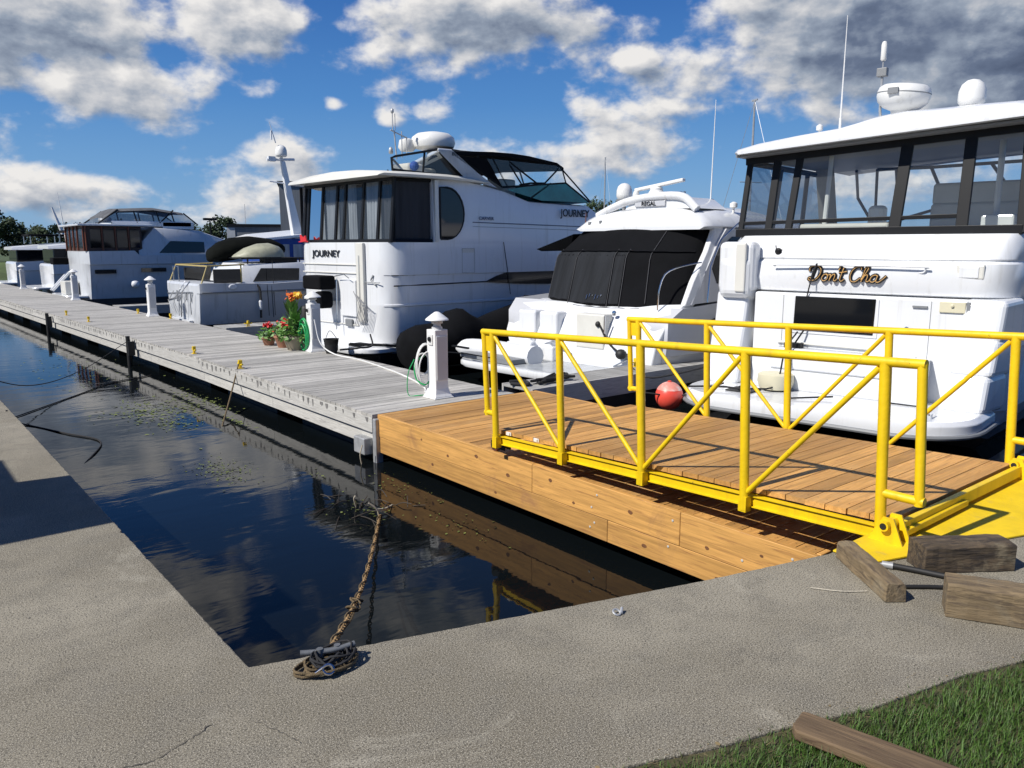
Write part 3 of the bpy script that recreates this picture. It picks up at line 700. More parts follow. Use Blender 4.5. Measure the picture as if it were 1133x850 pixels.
for (x, y), l in [((6.45, 22.6), 'yellow cleat between the pedestal and the small cruiser stern'), ((6.2, 24.9), 'yellow cleat on the back dock edge, left of the third pedestal')]: place(cl0, (x, y, DT), 0, l)
for (x, y), l in [((7.3, 19.2), 'yellow cleat on the finger dock beside the small cabin cruiser'), ((9.75, 8.65), 'yellow cleat on the finger dock, left one behind the gangway rail'), ((11.2, 8.65), 'yellow cleat on the finger dock, right one behind the gangway rail')]: place(cl0, (x, y, DT), 90, l)

# dark mooring stakes at the face of the dock
def stake(x, y, label, top=.0):
    mb = MB(); mb.tube([(x, y, WZ - .3), (x, y, DT + top)], .045, 8); mb.box(x - .03, x + .1, y - .12, y - .06, DT - .35, DT - .05)
    o = mb.build('mooring_stake', rubber, None, smooth=50); tag(o, label, 'stake', group='dark stakes against the front of the dock'); return o
stake(4.28, 18.2, 'dark stake on the dock face with ropes leading left, nearest of the three', .06)
stake(4.05, 26.2, 'dark stake on the dock face, middle of the three', .04)
stake(3.72, 37, 'dark stake on the dock face, farthest of the three', .1)
def rope(pts, r, mat, label, name='rope', sm=8):
    mb = MB(); mb.tube(pts, r, 6, smooth=sm); return tag(mb.build(name, mat, None, smooth=60), label, 'rope')
rope([(4.25, 18.15, DT - .05), (3.0, 16.5, WZ + .22), (1.9, 14.8, WZ + .3), (.9, 13.2, .02)], .008, roped, 'dark rope strung over the water from the nearest stake')
rope([(4.25, 16.5, WZ + .012), (3.4, 16.0, WZ + .012), (2.6, 15.0, WZ + .01), (1.5, 13.6, WZ + .012)], .009, roped, 'dark rope floating on the water below the nearest stake')
rope([(1.02, 9.55, .01), (1.15, 9.4, -.3), (1.4, 9.5, WZ + .012), (2.0, 10.6, WZ + .012), (2.2, 11.3, WZ + .012), (1.95, 12.0, WZ + .012), (1.6, 13.0, WZ + .012), (1.0, 14, WZ + .1)], .010, roped, 'black line snaking on the water by the left concrete edge')
rope([(4.6, 12.62, DT + .07), (4.3, 12.2, WZ + .25), (3.9, 11.4, WZ + .06), (3.75, 11.1, WZ - .02)], .012, ropeo, 'short rope hanging from a yellow cleat into the water')
# ================================================================ BOAT HELPERS
def lerp(a, b, t): return a + (b - a) * t
def hull_loft(mb, st, lv, yc=0):
    """st: (x, halfwidth, top_z, rake_x, squeeze); lv: (z or None for sheer, factor) bottom to top"""
    rings = []
    for x, wd, zt, rk, sq in st:
        R_ = []; 
        for z, f in lv:
            zz = zt if z is None else z
            ff = f if z is None else lerp(f, f * .35, sq * (zt - zz) / (zt + .9))
            R_.append((x + rk * (zz - zt), wd * ff, zz))
        rings.append([V(a, yc - b, c) for a, b, c in R_] + [V(a, yc + b, c) for a, b, c in reversed(R_)])
    return mb.loft(rings)
def box_loft(mb, st, yc=0, r=.08):
    """st: (x, w_bottom, w_top, zb, zt) rounded cabin sections"""
    rings = []
    for x, wb, wt, zb, zt in st:
        h = zt - zb; rr = min(r, h * .45)
        S = [(wb, zb), (lerp(wb, wt, .5), zb + h * .5), (wt, zt - rr), (wt - rr * .35, zt - rr * .25), (wt - rr, zt), (wt * .5, zt + .03)]
        rings.append([V(x, yc - a, z) for a, z in S] + [V(x, yc + a, z) for a, z in reversed(S)])
    return mb.loft(rings)
def frame_tubes(segs, r, name, mat, parent, n=6):
    mb = MB()
    for s_ in segs: mb.tube(s_, r, n)
    return mb.build(name, mat, parent, smooth=40)
def sheetfold(mb, p0, p1, z0, z1, folds, amp, n=36):
    """hanging cloth between two plan points"""
    a, b = Vector((p0[0], p0[1], 0)), Vector((p1[0], p1[1], 0)); d = b - a; nn = Vector((-d.y, d.x, 0)).normalized(); L = []
    rnd = random.Random(int(abs(p0[0] * 97 + p0[1] * 31) * 10))
    ph = rnd.uniform(0, 6)
    for k in range(5):
        t = k / 4; z = lerp(z0, z1, t); row = []
        for i in range(n + 1):
            u = i / n; row.append(a + d * u + nn * (amp * math.sin(u * folds * 2 * PI + ph + .3 * math.sin(t * 3)) * (1.2 - .4 * t)) + V(0, 0, z))
        L.append(row)
    mb.loft(L, closed=False)
def whip(parent, x, y, z0, z1, lean=0, r=.012, name='whip_antenna', mat=None):
    mb = MB(); mb.tube([(x, y, z0), (x + lean * .1, y, z0 + (z1 - z0) * .15)], r * 1.5, 8); mb.tube([(x + lean * .1, y, z0 + (z1 - z0) * .15), (x + lean, y, z1)], r, 6, r2=r * .35)
    return mb.build(name, mat or white, parent, smooth=40)
def satdome(parent, x, y, z, r, name='satellite_dome'):
    mb = MB(); mb.lathe([(r * .25, -.06), (r * .25, .0), (r * .8, .0), (r * .98, .04), (r, r * .5), (r * .98, r * 1.1), (r * .8, r * 1.6), (r * .45, r * 1.9), (.01, r * 2.0)], 24, c=(x, y, z))
    return mb.build(name, radomem, parent, smooth=50)

# ================================================================ YACHT WITH THE BLACK WINDOW BAND
dc = thing('motor_yacht', 'white motor yacht with a black-framed window band across its stern, behind the gangway railing', 'yacht', (11, 5.5, WZ), 8, dz=WZ)
W = 2.02
mb = MB()
st = [(-.3, 1.6, .50, 0, 0), (-.1, 1.83, .62, 0, 0), (.25, W, 1.0, 0, 0), (.6, W + .02, 1.6, 0, 0), (4, W + .1, 1.7, 0, 0), (7, 2.0, 1.75, 0, .2), (10, 1.2, 1.85, .4, .7), (11.6, .12, 1.95, .7, 1)]
hull_loft(mb, st, [(-.70, .90), (-.45, .94), (-.44, .965), (.1, .985), (.4, .99), (.42, 1.0), (None, 1.0)], yc=.10)
mb.build('hull', gel, dc, smooth=35)
mb = MB(); hull_loft(mb, [(-.5, 1.8, -.7, 0, 0), (4, 2.0, -.7, 0, 0), (8, 1.6, -.7, 0, .3), (11, .3, -.7, 0, 1)], [(-1.3, .3), (-1.0, .85), (None, 1)]); mb.build('bottom', antifoul, dc)
# swim platform, rounded corners
def rounded_plan(x0, x1, w, r, n=7):
    P = [(x1, -w)]
    for i in range(n + 1): a = PI / 2 * i / n; P.append((x0 + r - r * math.sin(a) + .0, -(w - r) - r * math.cos(a)))
    for i in range(n + 1): a = PI / 2 * (1 - i / n); P.append((x0 + r - r * math.sin(a), (w - r) + r * math.cos(a)))
    P.append((x1, w)); return P
def slab(mb, plan, z0, z1, e=.04, yc=0, camber=0):
    cx = sum(p[0] for p in plan) / len(plan)
    def ring(s_, z): return [V(cx + (x - cx) * s_, yc + y * s_, z) for x, y in plan]
    k = 1 - e
    mb.loft([ring(k, z0), ring(1, lerp(z0, z1, .25)), ring(1, lerp(z0, z1, .75)), ring(k + e * .4, z1)])
mb = MB(); slab(mb, rounded_plan(-1.98, -.45, 1.93, .85), -.54, -.32, .05, yc=.08); plat = mb.build('swim_platform', gel, dc, smooth=40, bevel=.01)
mb = MB(); pl = [(x * 1.0, y + .08) for x, y in rounded_plan(-2.0, -.45, 1.95, .86)]
mb.tube([(x, y, -.50) for x, y in pl], .03, 8); mb.build('rub_rail', greyp, plat, smooth=40)
# stern bulkhead behind platform
mb = MB()
mb.box(-.52, -.30, -1.45, 1.4, -.34, 1.03)
mb.build('transom', gel, dc, bevel=.03)
# gunwale towers left and right of stern with rounded steps
for sy in (1, -.92):
    mb = MB()
    mb.loft([[V(-.95, sy * 1.42, -.34), V(-.95, sy * 1.95, -.34), V(-.80, sy * 1.95, .12), V(-.80, sy * 1.42, .12)], [V(-.3, sy * 1.42, -.34), V(-.3, sy * 2.08, -.34), V(-.3, sy * 2.08, .15), V(-.3, sy * 1.42, .15)]])
    mb.loft([[V(-.78, sy * 1.46, .1), V(-.78, sy * 1.98, .1), V(-.66, sy * 2.0, .55), V(-.66, sy * 1.46, .55)], [V(-.2, sy * 1.46, .1), V(-.2, sy * 2.1, .1), V(-.2, sy * 2.1, .58), V(-.2, sy * 1.46, .58)]])
    mb.loft([[V(-.62, sy * 1.5, .5), V(-.62, sy * 2.0, .5), V(-.52, sy * 2.02, 1.03), V(-.52, sy * 1.5, 1.03)], [V(.1, sy * 1.5, .5), V(.1, sy * 2.12, .5), V(.1, sy * 2.12, 1.06), V(.1, sy * 1.5, 1.06)]])
    mb.build('boarding_steps', gel, dc, bevel=.07, seg=3)
mb = MB(); mb.box(-.545, -.50, -1.47, -1.43, -.3, 1.0); mb.build('door_jamb', greyp, dc)
# bulging upper bulkhead (aft cabin overhang) with rounded corners
def plan_bulge(w, bow, corner, x, sz=1):
    P = []; ys = -1.42 - (sz - 1.0) * .30; r_ = 1.93 + ys
    for i in range(17):
        y = lerp(w, ys, i / 16); a = abs(y) / w
        P.append((x - bow * (1 - a * a) + (corner * max(0, (a - .78) / .22) ** 2.2 if y > 0 else 0), y))
    x0 = P[-1][0]
    for i in range(1, 10):
        t = PI / 2 * i / 9; P.append((x0 + .62 * (1 - math.cos(t)), ys - r_ * math.sin(t)))
    return P
def bulkhead(mb, levels, back=3.9):
    rings = []
    for z, w, bow, cor, x in levels:
        P = plan_bulge(w, bow, cor, x, z); rings.append([V(a, b, z) for a, b in P] + [V(back, -1.93, z), V(back, w, z)])
    mb.loft(rings)
mb = MB(); bulkhead(mb, [(1.02, 2.04, .10, .5, -.22), (1.06, 2.10, .13, .5, -.30), (1.25, 2.14, .15, .5, -.34), (1.47, 2.14, .14, .5, -.31), (1.505, 2.12, .12, .48, -.26), (1.53, 2.14, .13, .48, -.28), (1.76, 2.12, .10, .46, -.20), (1.85, 2.08, .08, .45, -.12)])
bk = mb.build('aft_bulkhead', gel, dc, smooth=30)
mb = MB(); mb.tube([(-.475, 1.12, 1.41), (-.50, 1.08, 1.43), (-.52, .2, 1.435), (-.50, -.86, 1.43), (-.475, -.90, 1.41), (-.46, -.88, 1.36), (-.44, -.80, 1.345)], .013, 8, smooth=3); mb.build('grab_rail', gel, bk, smooth=50)
mb = MB(); mb.box(-.42, -.34, -1.56, -1.24, 1.28, 1.47); mb.build('vent_recess', gel2, bk, bevel=.02)
mb = MB(); mb.box(-.432, -.415, -1.50, -1.28, 1.30, 1.44); mb.build('vent_panel', gel, bk, bevel=.01)
mb = MB(); mb.box(-.62, -.30, 1.42, 1.98, 1.0, 1.76); mb.loft([[V(-.66, 1.45, .95), V(-.66, 1.9, .95), V(-.66, 1.92, 1.5), V(-.66, 1.45, 1.5)], [V(-.3, 1.45, .85), V(-.3, 2.1, .85), V(-.3, 2.1, 1.7), V(-.3, 1.45, 1.7)]])
mb.build('corner_tower', gel, dc, bevel=.09, seg=3)
mb = MB(); mb.box(-.68, -.62, 1.50, 1.66, 1.02, 1.74); mb.build('tower_panel', gel2, dc, bevel=.02)
# dark stern window, locker, switch box, bowl, mat
mb = MB(); mb.box(-.532, -.522, -.38, .80, .46, .985); mb.build('window_frame', gel, dc, bevel=.02)
mb = MB(); mb.prism([(-.545, -.34, .99), (-.545, .77, .99), (-.545, .78, .50), (-.545, -.33, .50)], (.02, 0, 0)); mb.build('stern_window', darkglass, dc, bevel=.03, seg=3)
mb = MB(); mb.box(-.545, -.52, -1.42, -1.12, .86, 1.0); mb.build('shower_box', creamp, dc, bevel=.008)
mb = MB(); mb.lathe([(.005, 0), (.02, 0), (.02, .02), (.005, .025)], 12, M=Matrix.Translation((-.545, -1.27, .95)) @ Matrix.Rotation(-PI / 2, 4, 'Y')); mb.build('knob', creamp, dc)
mb = MB(); mb.box(-1.0, -.55, -1.08, -.62, -.30, .22); mb.box(-1.01, -.54, -1.09, -.61, .225, .25); mb.build('dock_locker', gel, dc, bevel=.02)
mb = MB(); mb.box(-.9, -.5, -.6, 1.2, -.33, -.05); mb.box(-.8, -.5, -.6, 1.0, -.05, .26); mb.build('stern_bench', gel, dc, bevel=.05, seg=3)
mb = MB(); mb.box(-.545, -.525, -.9, -.88, .25, .27); mb.box(-.56, -.53, -.3, 1.0, .30, .33); mb.build('moulding', gel2, dc, bevel=.01)
mb = MB(); mb.box(-1.55, -1.2, .9, 1.28, -.318, -.30); mb.build('step_mat', rubber, dc, bevel=.004)
mb = MB(); mb.box(-1.5, -1.35, 1.0, 1.1, -.30, -.24); mb.tube([(-1.5, .95, -.26), (-1.2, .7, -.22), (-.95, .7, .25), (-.75, .62, .5)], .012, 6, smooth=5); mb.build('mooring_line', roped, dc)
mb = MB(); mb.box(-.72, -.60, .58, .82, .26, .33); mb.tube([(-.66, .7, .3), (-.6, .6, .5), (-.56, .55, .6)], .012, 6); mb.build('deck_cleat', black, dc)
mb = MB(); mb.tube([(-1.62, .35, -.30), (-1.2, -.1, -.28)], .012, 6); mb.tube([(-1.75, 1.75, -.29), (-1.55, 1.35, -.27), (-1.5, 1.05, -.28)], .014, 6, smooth=4); mb.build('mooring_line', roped, dc)
mb = MB(); mb.lathe([(.16, 0), (.22, .02), (.25, .12), (.24, .22), (.2, .24)], 22, c=(-1.02, .78, -.31)); mb.build('basin', creamp, dc, smooth=50)
# window band
zt = lambda y: 3.02 + (1.9 - y) * .045
XT, XB = .16, -.02            # band leans forward with height
def wp(y, t, o=0): return V(lerp(XB, XT, t) + o, y * lerp(1, .985, t), lerp(1.86, zt(y), t))
ring_x = [(1.95, 0), (1.5, 1), (1.15, 1), (-.36, 1), (-1.16, 1)]
encl = MB()
fr_ = MB()
def bar(a, b, r1, r2, mbx):
    """flat bar between two points on the aft plane"""
    d = (b - a).normalized(); n_ = V(1, 0, 0); s_ = d.cross(n_).normalized()
    mbx.loft([[a + s_ * r1 + n_ * -r2, a - s_ * r1 + n_ * -r2, a - s_ * r1 + n_ * r2, a + s_ * r1 + n_ * r2], [b + s_ * r1 + n_ * -r2, b - s_ * r1 + n_ * -r2, b - s_ * r1 + n_ * r2, b + s_ * r1 + n_ * r2]])
bar(wp(2.0, .03), wp(-1.85, .03), .06, .035, fr_); bar(wp(2.0, .97), wp(-1.8, .97), .05, .035, fr_); bar(wp(1.98, .155), wp(-1.18, .175), .026, .025, fr_)
bar(wp(1.93, 0), wp(1.93, 1), .04, .03, fr_); bar(wp(1.48, 0), wp(1.48, .95), .055, .03, fr_); bar(wp(1.17, 0), wp(1.13, 1), .05, .03, fr_)
bar(wp(-.33, 0), wp(-.38, 1), .075, .03, fr_); bar(wp(-1.16, 0), wp(-1.16, 1), .07, .03, fr_); bar(wp(-1.83, 0), wp(-1.8, 1), .05, .03, fr_)
for sy in (1, -1):
    yb = 1.98 if sy > 0 else -1.86
    a0 = V(.0, yb, 1.9); a1 = V(3.6, yb * 1.04, 1.9); b0 = V(.16, yb * .97, zt(yb) - .05); b1 = V(3.4, yb * 1.0, zt(yb) - .05)
    for q0, q1, r_ in ((a0, a1, .05), (b0, b1, .05), (a0.lerp(a1, .35), b0.lerp(b1, .37), .045), (a0.lerp(a1, .7), b0.lerp(b1, .72), .045), (a1, b1, .05)): fr_.tube([q0, q1], r_, 4)
fr_.build('window_frame', black, dc, bevel=.006)
for (ya, yb) in ((1.93, 1.48), (1.48, 1.16), (1.16, -.35), (-.35, -1.16), (-1.16, -1.83)):
    mb = MB(); mb.add([wp(ya, .02), wp(yb, .02), wp(yb, .98), wp(ya, .98)], [(0, 1, 2, 3)]); mb.build('window_pane', vinyl, dc)
for sy in (1, -1):
    yb = 1.98 if sy > 0 else -1.86
    mb = MB(); mb.add([V(.0, yb, 1.9), V(3.6, yb * 1.04, 1.9), V(3.4, yb, 3.0), V(.16, yb * .97, 3.0)], [(0, 1, 2, 3)]); mb.build('side_pane', smoke, dc)
# interior seen through the panes
mb = MB(); mb.box(.05, 6.2, -1.8, 1.95, 1.74, 1.84); mb.build('cockpit_floor', interior, dc)
mb = MB(); mb.box(1.5, 2.1, -1.7, -.35, 1.84, 2.32); mb.box(1.55, 1.75, -1.7, -.35, 2.3, 2.62); mb.build('seat', seatm, dc, bevel=.05, seg=3)
mb = MB(); mb.box(.16, .55, -.2, 1.1, 1.84, 2.02); mb.build('aft_bench', seatm, dc, bevel=.04, seg=3)
mb = MB(); mb.box(.75, 1.0, -1.6, -1.2, 1.84, 2.12); mb.lathe([(.05, 0), (.13, .02), (.13, .4), (.1, .45)], 14, c=(.9, .2, 1.84)); mb.build('seat', gel2, dc, bevel=.03)
mb = MB(); mb.tube([(.35, .78, 1.84), (.38, .74, 3.0)], .035, 8); mb.tube([(.9, -1.35, 1.84), (.9, -1.35, 3.1)], .04, 8); mb.build('support_pole', gel2, dc, smooth=40)
mb = MB()
for (ya, yb) in ((1.95, 1.62), (-1.62, -1.95)):
    mb.add([V(3.2, ya, 1.84), V(3.2, yb, 1.84), V(2.8, yb, 3.05), V(2.8, ya, 3.05)], [(0, 1, 2, 3)])
mb.build('side_pillar', interior, dc)
# forward windscreen with slanted mullions, seen through the enclosure
segs = [[V(3.0, .95, 3.0), V(4.3, 1.35, 2.05)], [V(4.3, 1.35, 2.05), V(4.6, .2, 2.42)], [V(4.6, .2, 2.42), V(4.6, -1.7, 2.50)], [V(3.0, .95, 3.0), V(3.4, .2, 3.02)], [V(3.4, .2, 3.02), V(3.4, -1.8, 3.04)], [V(3.4, .2, 3.02), V(4.6, .2, 2.42)], [V(3.2, .7, 3.0), V(4.4, .95, 2.15)], [V(3.4, -.7, 3.03), V(4.6, -.9, 2.47)], [V(4.6, .2, 2.42), V(4.9, .1, 1.9)], [V(4.6, -.35, 2.42), V(4.9, -.55, 1.9)], [V(4.6, -1.7, 2.5), V(4.9, -1.8, 1.9)], [V(4.3, 1.35, 2.05), V(4.3, 1.7, 2.6)], [V(4.3, 1.7, 2.6), V(3.0, 1.3, 3.0)]]
frame_tubes(segs, .028, 'windscreen_frame', black, dc)
mb = MB(); mb.box(4.5, 5.1, -1.8, .3, 1.84, 2.05); mb.box(4.2, 4.6, -1.5, -.5, 1.84, 2.22); mb.build('helm_console', interior, dc, bevel=.05)
mb = MB(); mb.add([V(4.2, 1.7, 1.9), V(4.6, .2, 1.9), V(4.62, .2, 2.4), V(4.3, 1.6, 2.1)], [(0, 1, 2, 3)]); mb.add([V(4.6, .2, 1.95), V(4.6, -1.75, 1.95), V(4.6, -1.75, 2.48), V(4.6, .2, 2.4)], [(0, 1, 2, 3)]); mb.build('windscreen_pane', vinyl, dc)
# hard top
mb = MB(); rings = []
for x, k, wk, up in ((-.30, .25, .93, .0), (-.22, .62, .97, .0), (.05, .85, 1.0, .0), (1.0, 1.0, 1.0, .02), (2.4, .9, .98, .0), (3.6, .45, .92, -.05), (3.9, .1, .85, -.08)):
    top = [(2.05, 3.08), (2.0, 3.15), (1.66, 3.24), (1.1, 3.31), (.5, 3.36), (.25, 3.42), (.02, 3.48), (-.36, 3.515), (-.8, 3.50), (-1.2, 3.50), (-1.7, 3.48), (-2.0, 3.36), (-2.06, 3.25)]
    base = lambda y: 3.06 + (1.9 - y) * .045
    rings.append([V(x, y * wk, base(y) + .02 + (z - base(y)) * k + up) for y, z in top] + [V(x, -2.04 * wk, base(-2.0)), V(x, 2.03 * wk, base(2.0))])
mb.loft(rings); rf = mb.build('hard_top', gel, dc, smooth=45)
mb = MB(); mb.loft([[V(x, 2.0, 3.03), V(x, -2.02, 3.2), V(x, -2.02, 3.225), V(x, 2.0, 3.055)] for x in (-.16, 3.5)]); mb.build('roof_lining', greyp, dc)
# gear on the hard top
mb = MB(); Mx = Matrix.Translation((.8, -.06, 3.79)) @ Matrix.Rotation(R(6), 4, 'X')
mb.lathe([(.12, -.26), (.14, -.19), (.25, -.15), (.33, -.08), (.355, .0), (.355, .06), (.335, .12), (.29, .155), (.01, .18)], 28, M=Mx); rd = mb.build('radome', radomem, rf, smooth=40)
mb = MB(); mb.lathe([(.357, .035), (.36, .04), (.357, .05)], 28, M=Mx); mb.box(.42, .45, -.10, .04, 3.80, 3.88); mb.build('radome_band', greyp, rd, smooth=40)
satdome(rf, .8, -.94, 3.58, .17, 'satellite_dome')
mb = MB(); mb.tube([(.8, -.94, 3.45), (.8, -.94, 3.6)], .035, 8); mb.tube([(.85, .1, 3.47), (.85, .25, 3.53), (.85, .27, 4.15)], .02, 8, smooth=4); mb.tube([(.85, .27, 3.98), (.8, -.12, 3.55)], .013, 6); mb.tube([(.85, .27, 4.15), (.85, .27, 4.35)], .012, 6); mb.build('antenna_mast', galv, rf, smooth=40)
mb = MB(); mb.box(.8, .9, .2, .34, 4.12, 4.24); mb.build('anchor_light', greyp, rf, bevel=.01)
mb = MB(); mb.lathe([(.03, 4.34), (.042, 4.36), (.042, 4.56), (.03, 4.60), (.01, 4.61)], 12, c=(.85, .27, 0)); mb.build('light_tube', radomem, rf, smooth=40)
whip(rf, .8, .81, 3.34, 5.05, 0, .014)
whip(rf, 2.0, -2.0, 3.3, 5.2, 0, .012)
mb = MB(); mb.lathe([(.03, 0), (.015, .02), (.015, .1), (.05, .12), (.05, .18), (.01, .21)], 12, c=(.8, 1.12, 3.33)); mb.build('gps_antenna', radomem, rf, smooth=50)
mb = MB(); mb.tube([(-.28, 1.22, 1.70), (-.33, 1.18, 1.60), (-.32, 1.1, 1.64)], .016, 6); mb.lathe([(.01, 0), (.05, .02), (.05, .04), (.02, .06)], 12, M=Matrix.Translation((-.32, 1.15, 1.62)) @ Matrix.Rotation(-PI / 2, 4, 'Y')); mb.build('docking_light', black, dc)
for (x_, y_, z_) in ((-.53, 1.05, .0), (-.53, -.75, .62), (-.53, .2, .12)):
    mb = MB(); mb.lathe([(.012, 0), (.028, .001), (.03, .008), (.014, .012)], 14, M=Matrix.Translation((x_, y_, z_)) @ Matrix.Rotation(-PI / 2, 4, 'Y')); mb.build('drain_fitting', steel, dc, smooth=40)
for y_ in (.95, -1.02):
    mb = MB(); mb.box(-.524, -.519, y_ - .003, y_ + .003, -.3, 1.0); mb.build('panel_seam', greyp, dc)
mb = MB(); mb.box(-.545, -.52, -.98, -.80, .905, .93); mb.box(-.54, -.52, -.72, -.45, .06, .075); mb.build('maker_plate', greyp, dc)
for sy in (1, -1):
    mb = MB(); mb.tube([(-1.55, sy * 1.45 + .05, -.31), (-1.55, sy * 1.45 + .05, -.27)], .012, 6); mb.tube([(-1.66, sy * 1.45 + .05, -.265), (-1.44, sy * 1.45 + .05, -.265)], .011, 6); mb.build('mooring_cleat', steel, dc, smooth=50)
# script name with dark outline
U = .205
LET = {'D': ([[(.2, .93), (.16, .5), (.12, .06)], [(-.12, .62), (-.16, .85), (.05, 1.0), (.4, .98), (.66, .75), (.66, .38), (.42, .07), (.1, .0), (-.1, .08), (-.02, .2), (.15, .1)]], .84),
       'o': ([[(.34, .46), (.12, .42), (.02, .18), (.16, .0), (.38, .10), (.42, .34), (.28, .47), (.36, .38), (.56, .44)]], .52),
       'n': ([[(0, .40), (.09, .42), (.07, .0)], [(.07, .1), (.18, .38), (.34, .46), (.40, .32), (.37, .06), (.48, .02), (.6, .16)]], .58),
       "'": ([[(.02, 1.0), (.06, .9), (-.02, .74)]], .10),
       't': ([[(.2, .92), (.13, .4), (.12, .1), (.24, .0), (.4, .14)], [(-.08, .58), (.16, .6), (.46, .66)]], .62),
       'C': ([[(.66, .78), (.62, .97), (.36, 1.0), (.1, .76), (.02, .38), (.16, .04), (.44, .0), (.72, .24)]], .78),
       'h': ([[(.0, .16), (.2, .5), (.33, .88), (.24, 1.0), (.14, .82), (.08, .3), (.06, .0)], [(.07, .1), (.2, .4), (.36, .46), (.41, .3), (.38, .06), (.5, .02), (.62, .18)]], .60),
       'a': ([[(.44, .40), (.28, .47), (.08, .36), (.02, .12), (.18, .0), (.38, .12), (.46, .44)], [(.46, .44), (.42, .08), (.56, .0), (.78, .16), (1.0, .42)]], 1.0), ' ': ([], .12)}
ob, ogd = MB(), MB(); cx = 0; seqs = []
for ch in "Don't Cha":
    strokes, adv = LET[ch]
    for s_ in strokes: seqs.append([(cx + a + b * .16, b) for a, b in s_])
    cx += adv
for s_ in seqs:
    P3 = []
    for a, b in s_:
        yy = .60 - a / cx * 1.02; zz = 1.215 + b * U
        P3.append((-.34 - .15 * (1 - (yy / 2.14) ** 2) - .004 + (.0 if zz < 1.25 else (zz - 1.25) * .12), yy, zz))
    ob.tube(P3, .025, 6, smooth=6); ogd.tube([(x - .022, y, z) for x, y, z in P3], .0058, 6, smooth=6)
lt = ob.build('boat_name_outline', textm, bk, smooth=60); ogd.build('boat_name', gold, lt, smooth=60)
mb = MB(); mb.tube([(-.50, .50, 1.43), (-.56, .52, 1.36), (-.55, .58, 1.1), (-.55, .6, .98)], .010, 6, smooth=4); mb.sphere((-.515, .5, 1.435), .022, 8); mb.build('hanging_cord', roped, dc, smooth=60)

# ================================================================ CANVAS-COVERED CRUISER
rg = thing('sport_cruiser', 'white cruiser, cockpit closed in by a big black canvas cover, radar bar on the roof', 'cruiser', (10.5, 10.5, WZ), 4, dz=WZ)
yc = -.13
mb = MB()
st = [(-.45, 1.70, .30, 0, 0), (-.38, 1.93, .44, 0, 0), (-.1, 2.02, .66, 0, 0), (1.5, 2.06, .74, 0, 0), (5, 2.1, .9, 0, 0), (8, 1.7, 1.1, .4, .5), (10, .8, 1.25, .6, .9), (11, .1, 1.35, .8, 1)]
hull_loft(mb, st, [(-.72, .86), (-.5, .93), (-.15, .95), (-.13, .985), (.12, 1.0), (None, 1.0)], yc=yc)
mb.build('hull', gel3, rg, smooth=35)
mb = MB(); hull_loft(mb, [(-.4, 1.7, -.7, 0, 0), (4, 2.0, -.7, 0, 0), (8, 1.4, -.7, 0, .3), (10.5, .3, -.7, 0, 1)], [(-1.3, .3), (-1.0, .85), (None, 1)], yc=yc); mb.build('bottom', antifoul, rg)
mb = MB(); slab(mb, rounded_plan(-1.9, -.3, 1.98, .55), -.52, -.40, .03, yc=yc); pf = mb.build('swim_platform', gel, rg, smooth=40)
mb = MB(); slab(mb, rounded_plan(-1.8, -.4, 1.8, .5), -.398, -.39, .0, yc=yc); mb.build('platform_deck', greyp2 if 'greyp2' in globals() else material('grey_deck', (.36, .38, .40), .25, var=.2), pf)
# white transom moulding
mb = MB()
mb.loft([[V(-.62, 1.45, -.40), V(-.50, 1.75, .05), V(-.28, 1.86, .30), V(-.20, 1.60, .58), V(.0, 1.2, .68), V(.3, 1.2, .68), V(.3, 1.6, -.4)],
         [V(-.74, .9, -.40), V(-.66, .9, .05), V(-.52, .9, .36), V(-.34, .9, .56), V(-.2, .9, .66), V(.3, .9, .66), V(.3, .9, -.4)],
         [V(-.74, -.9, -.40), V(-.66, -.9, .05), V(-.52, -.9, .36), V(-.34, -.9, .56), V(-.2, -.9, .66), V(.3, -.9, .66), V(.3, -.9, -.4)],
         [V(-.62, -1.9, -.40), V(-.55, -1.95, .05), V(-.40, -2.02, .34), V(-.22, -2.06, .56), V(-.0, -2.1, .72), V(.3, -2.1, .72), V(.3, -2.0, -.4)]])
mb.build('transom', gel, rg, smooth=40, bevel=.02)
for y0 in (.98, .42):
    mb = MB(); mb.box(-.70, -.40, y0 - .25, y0 + .22, .06, .50); mb.box(-.82, -.45, y0 - .23, y0 + .2, -.16, .10); mb.build('stern_seat', gel, rg, bevel=.05, seg=3)
mb = MB(); mb.box(-.70, -.45, -.95, -.30, -.10, .52); mb.build('locker_door', gel2, rg, bevel=.03)
mb = MB(); mb.box(-.88, -.55, .1, 1.35, -.40, -.12); mb.lathe([(.1, -.25), (.12, -.2), (.12, .2), (.1, .25)], 16, M=Matrix.Translation((-.98, .72, -.18)) @ Matrix.Rotation(R(80), 4, 'X')); mb.build('stern_shelf', gel, rg, bevel=.03)
mb = MB(); mb.tube([(-.72, -.98, .1), (-.72, -.98, .5)], .014, 6); mb.tube([(-.85, -.2, -.1), (-.85, .1, -.02), (-.8, .4, -.1)], .016, 6); mb.tube([(-.72, -1.2, -.35), (-.72, -1.5, -.2), (-.7, -1.7, -.35)], .016, 6); mb.lathe([(.01, 0), (.045, .01), (.045, .03), (.01, .04)], 12, M=Matrix.Translation((-.47, -1.0, .54)) @ Matrix.Rotation(-PI / 2, 4, 'Y')); mb.build('stern_fitting', steel, rg, smooth=40)
mb = MB(); mb.sphere((-.75, -1.38, -.12), .10, 12, (1, 1, .9)); mb.tube([(-.7, -.85, .35), (-.74, -1.1, .05), (-.76, -1.35, -.1)], .02, 6, smooth=4); mb.sphere((-.7, -.82, .35), .055, 10); mb.build('black_fender', rubber, rg, smooth=60)
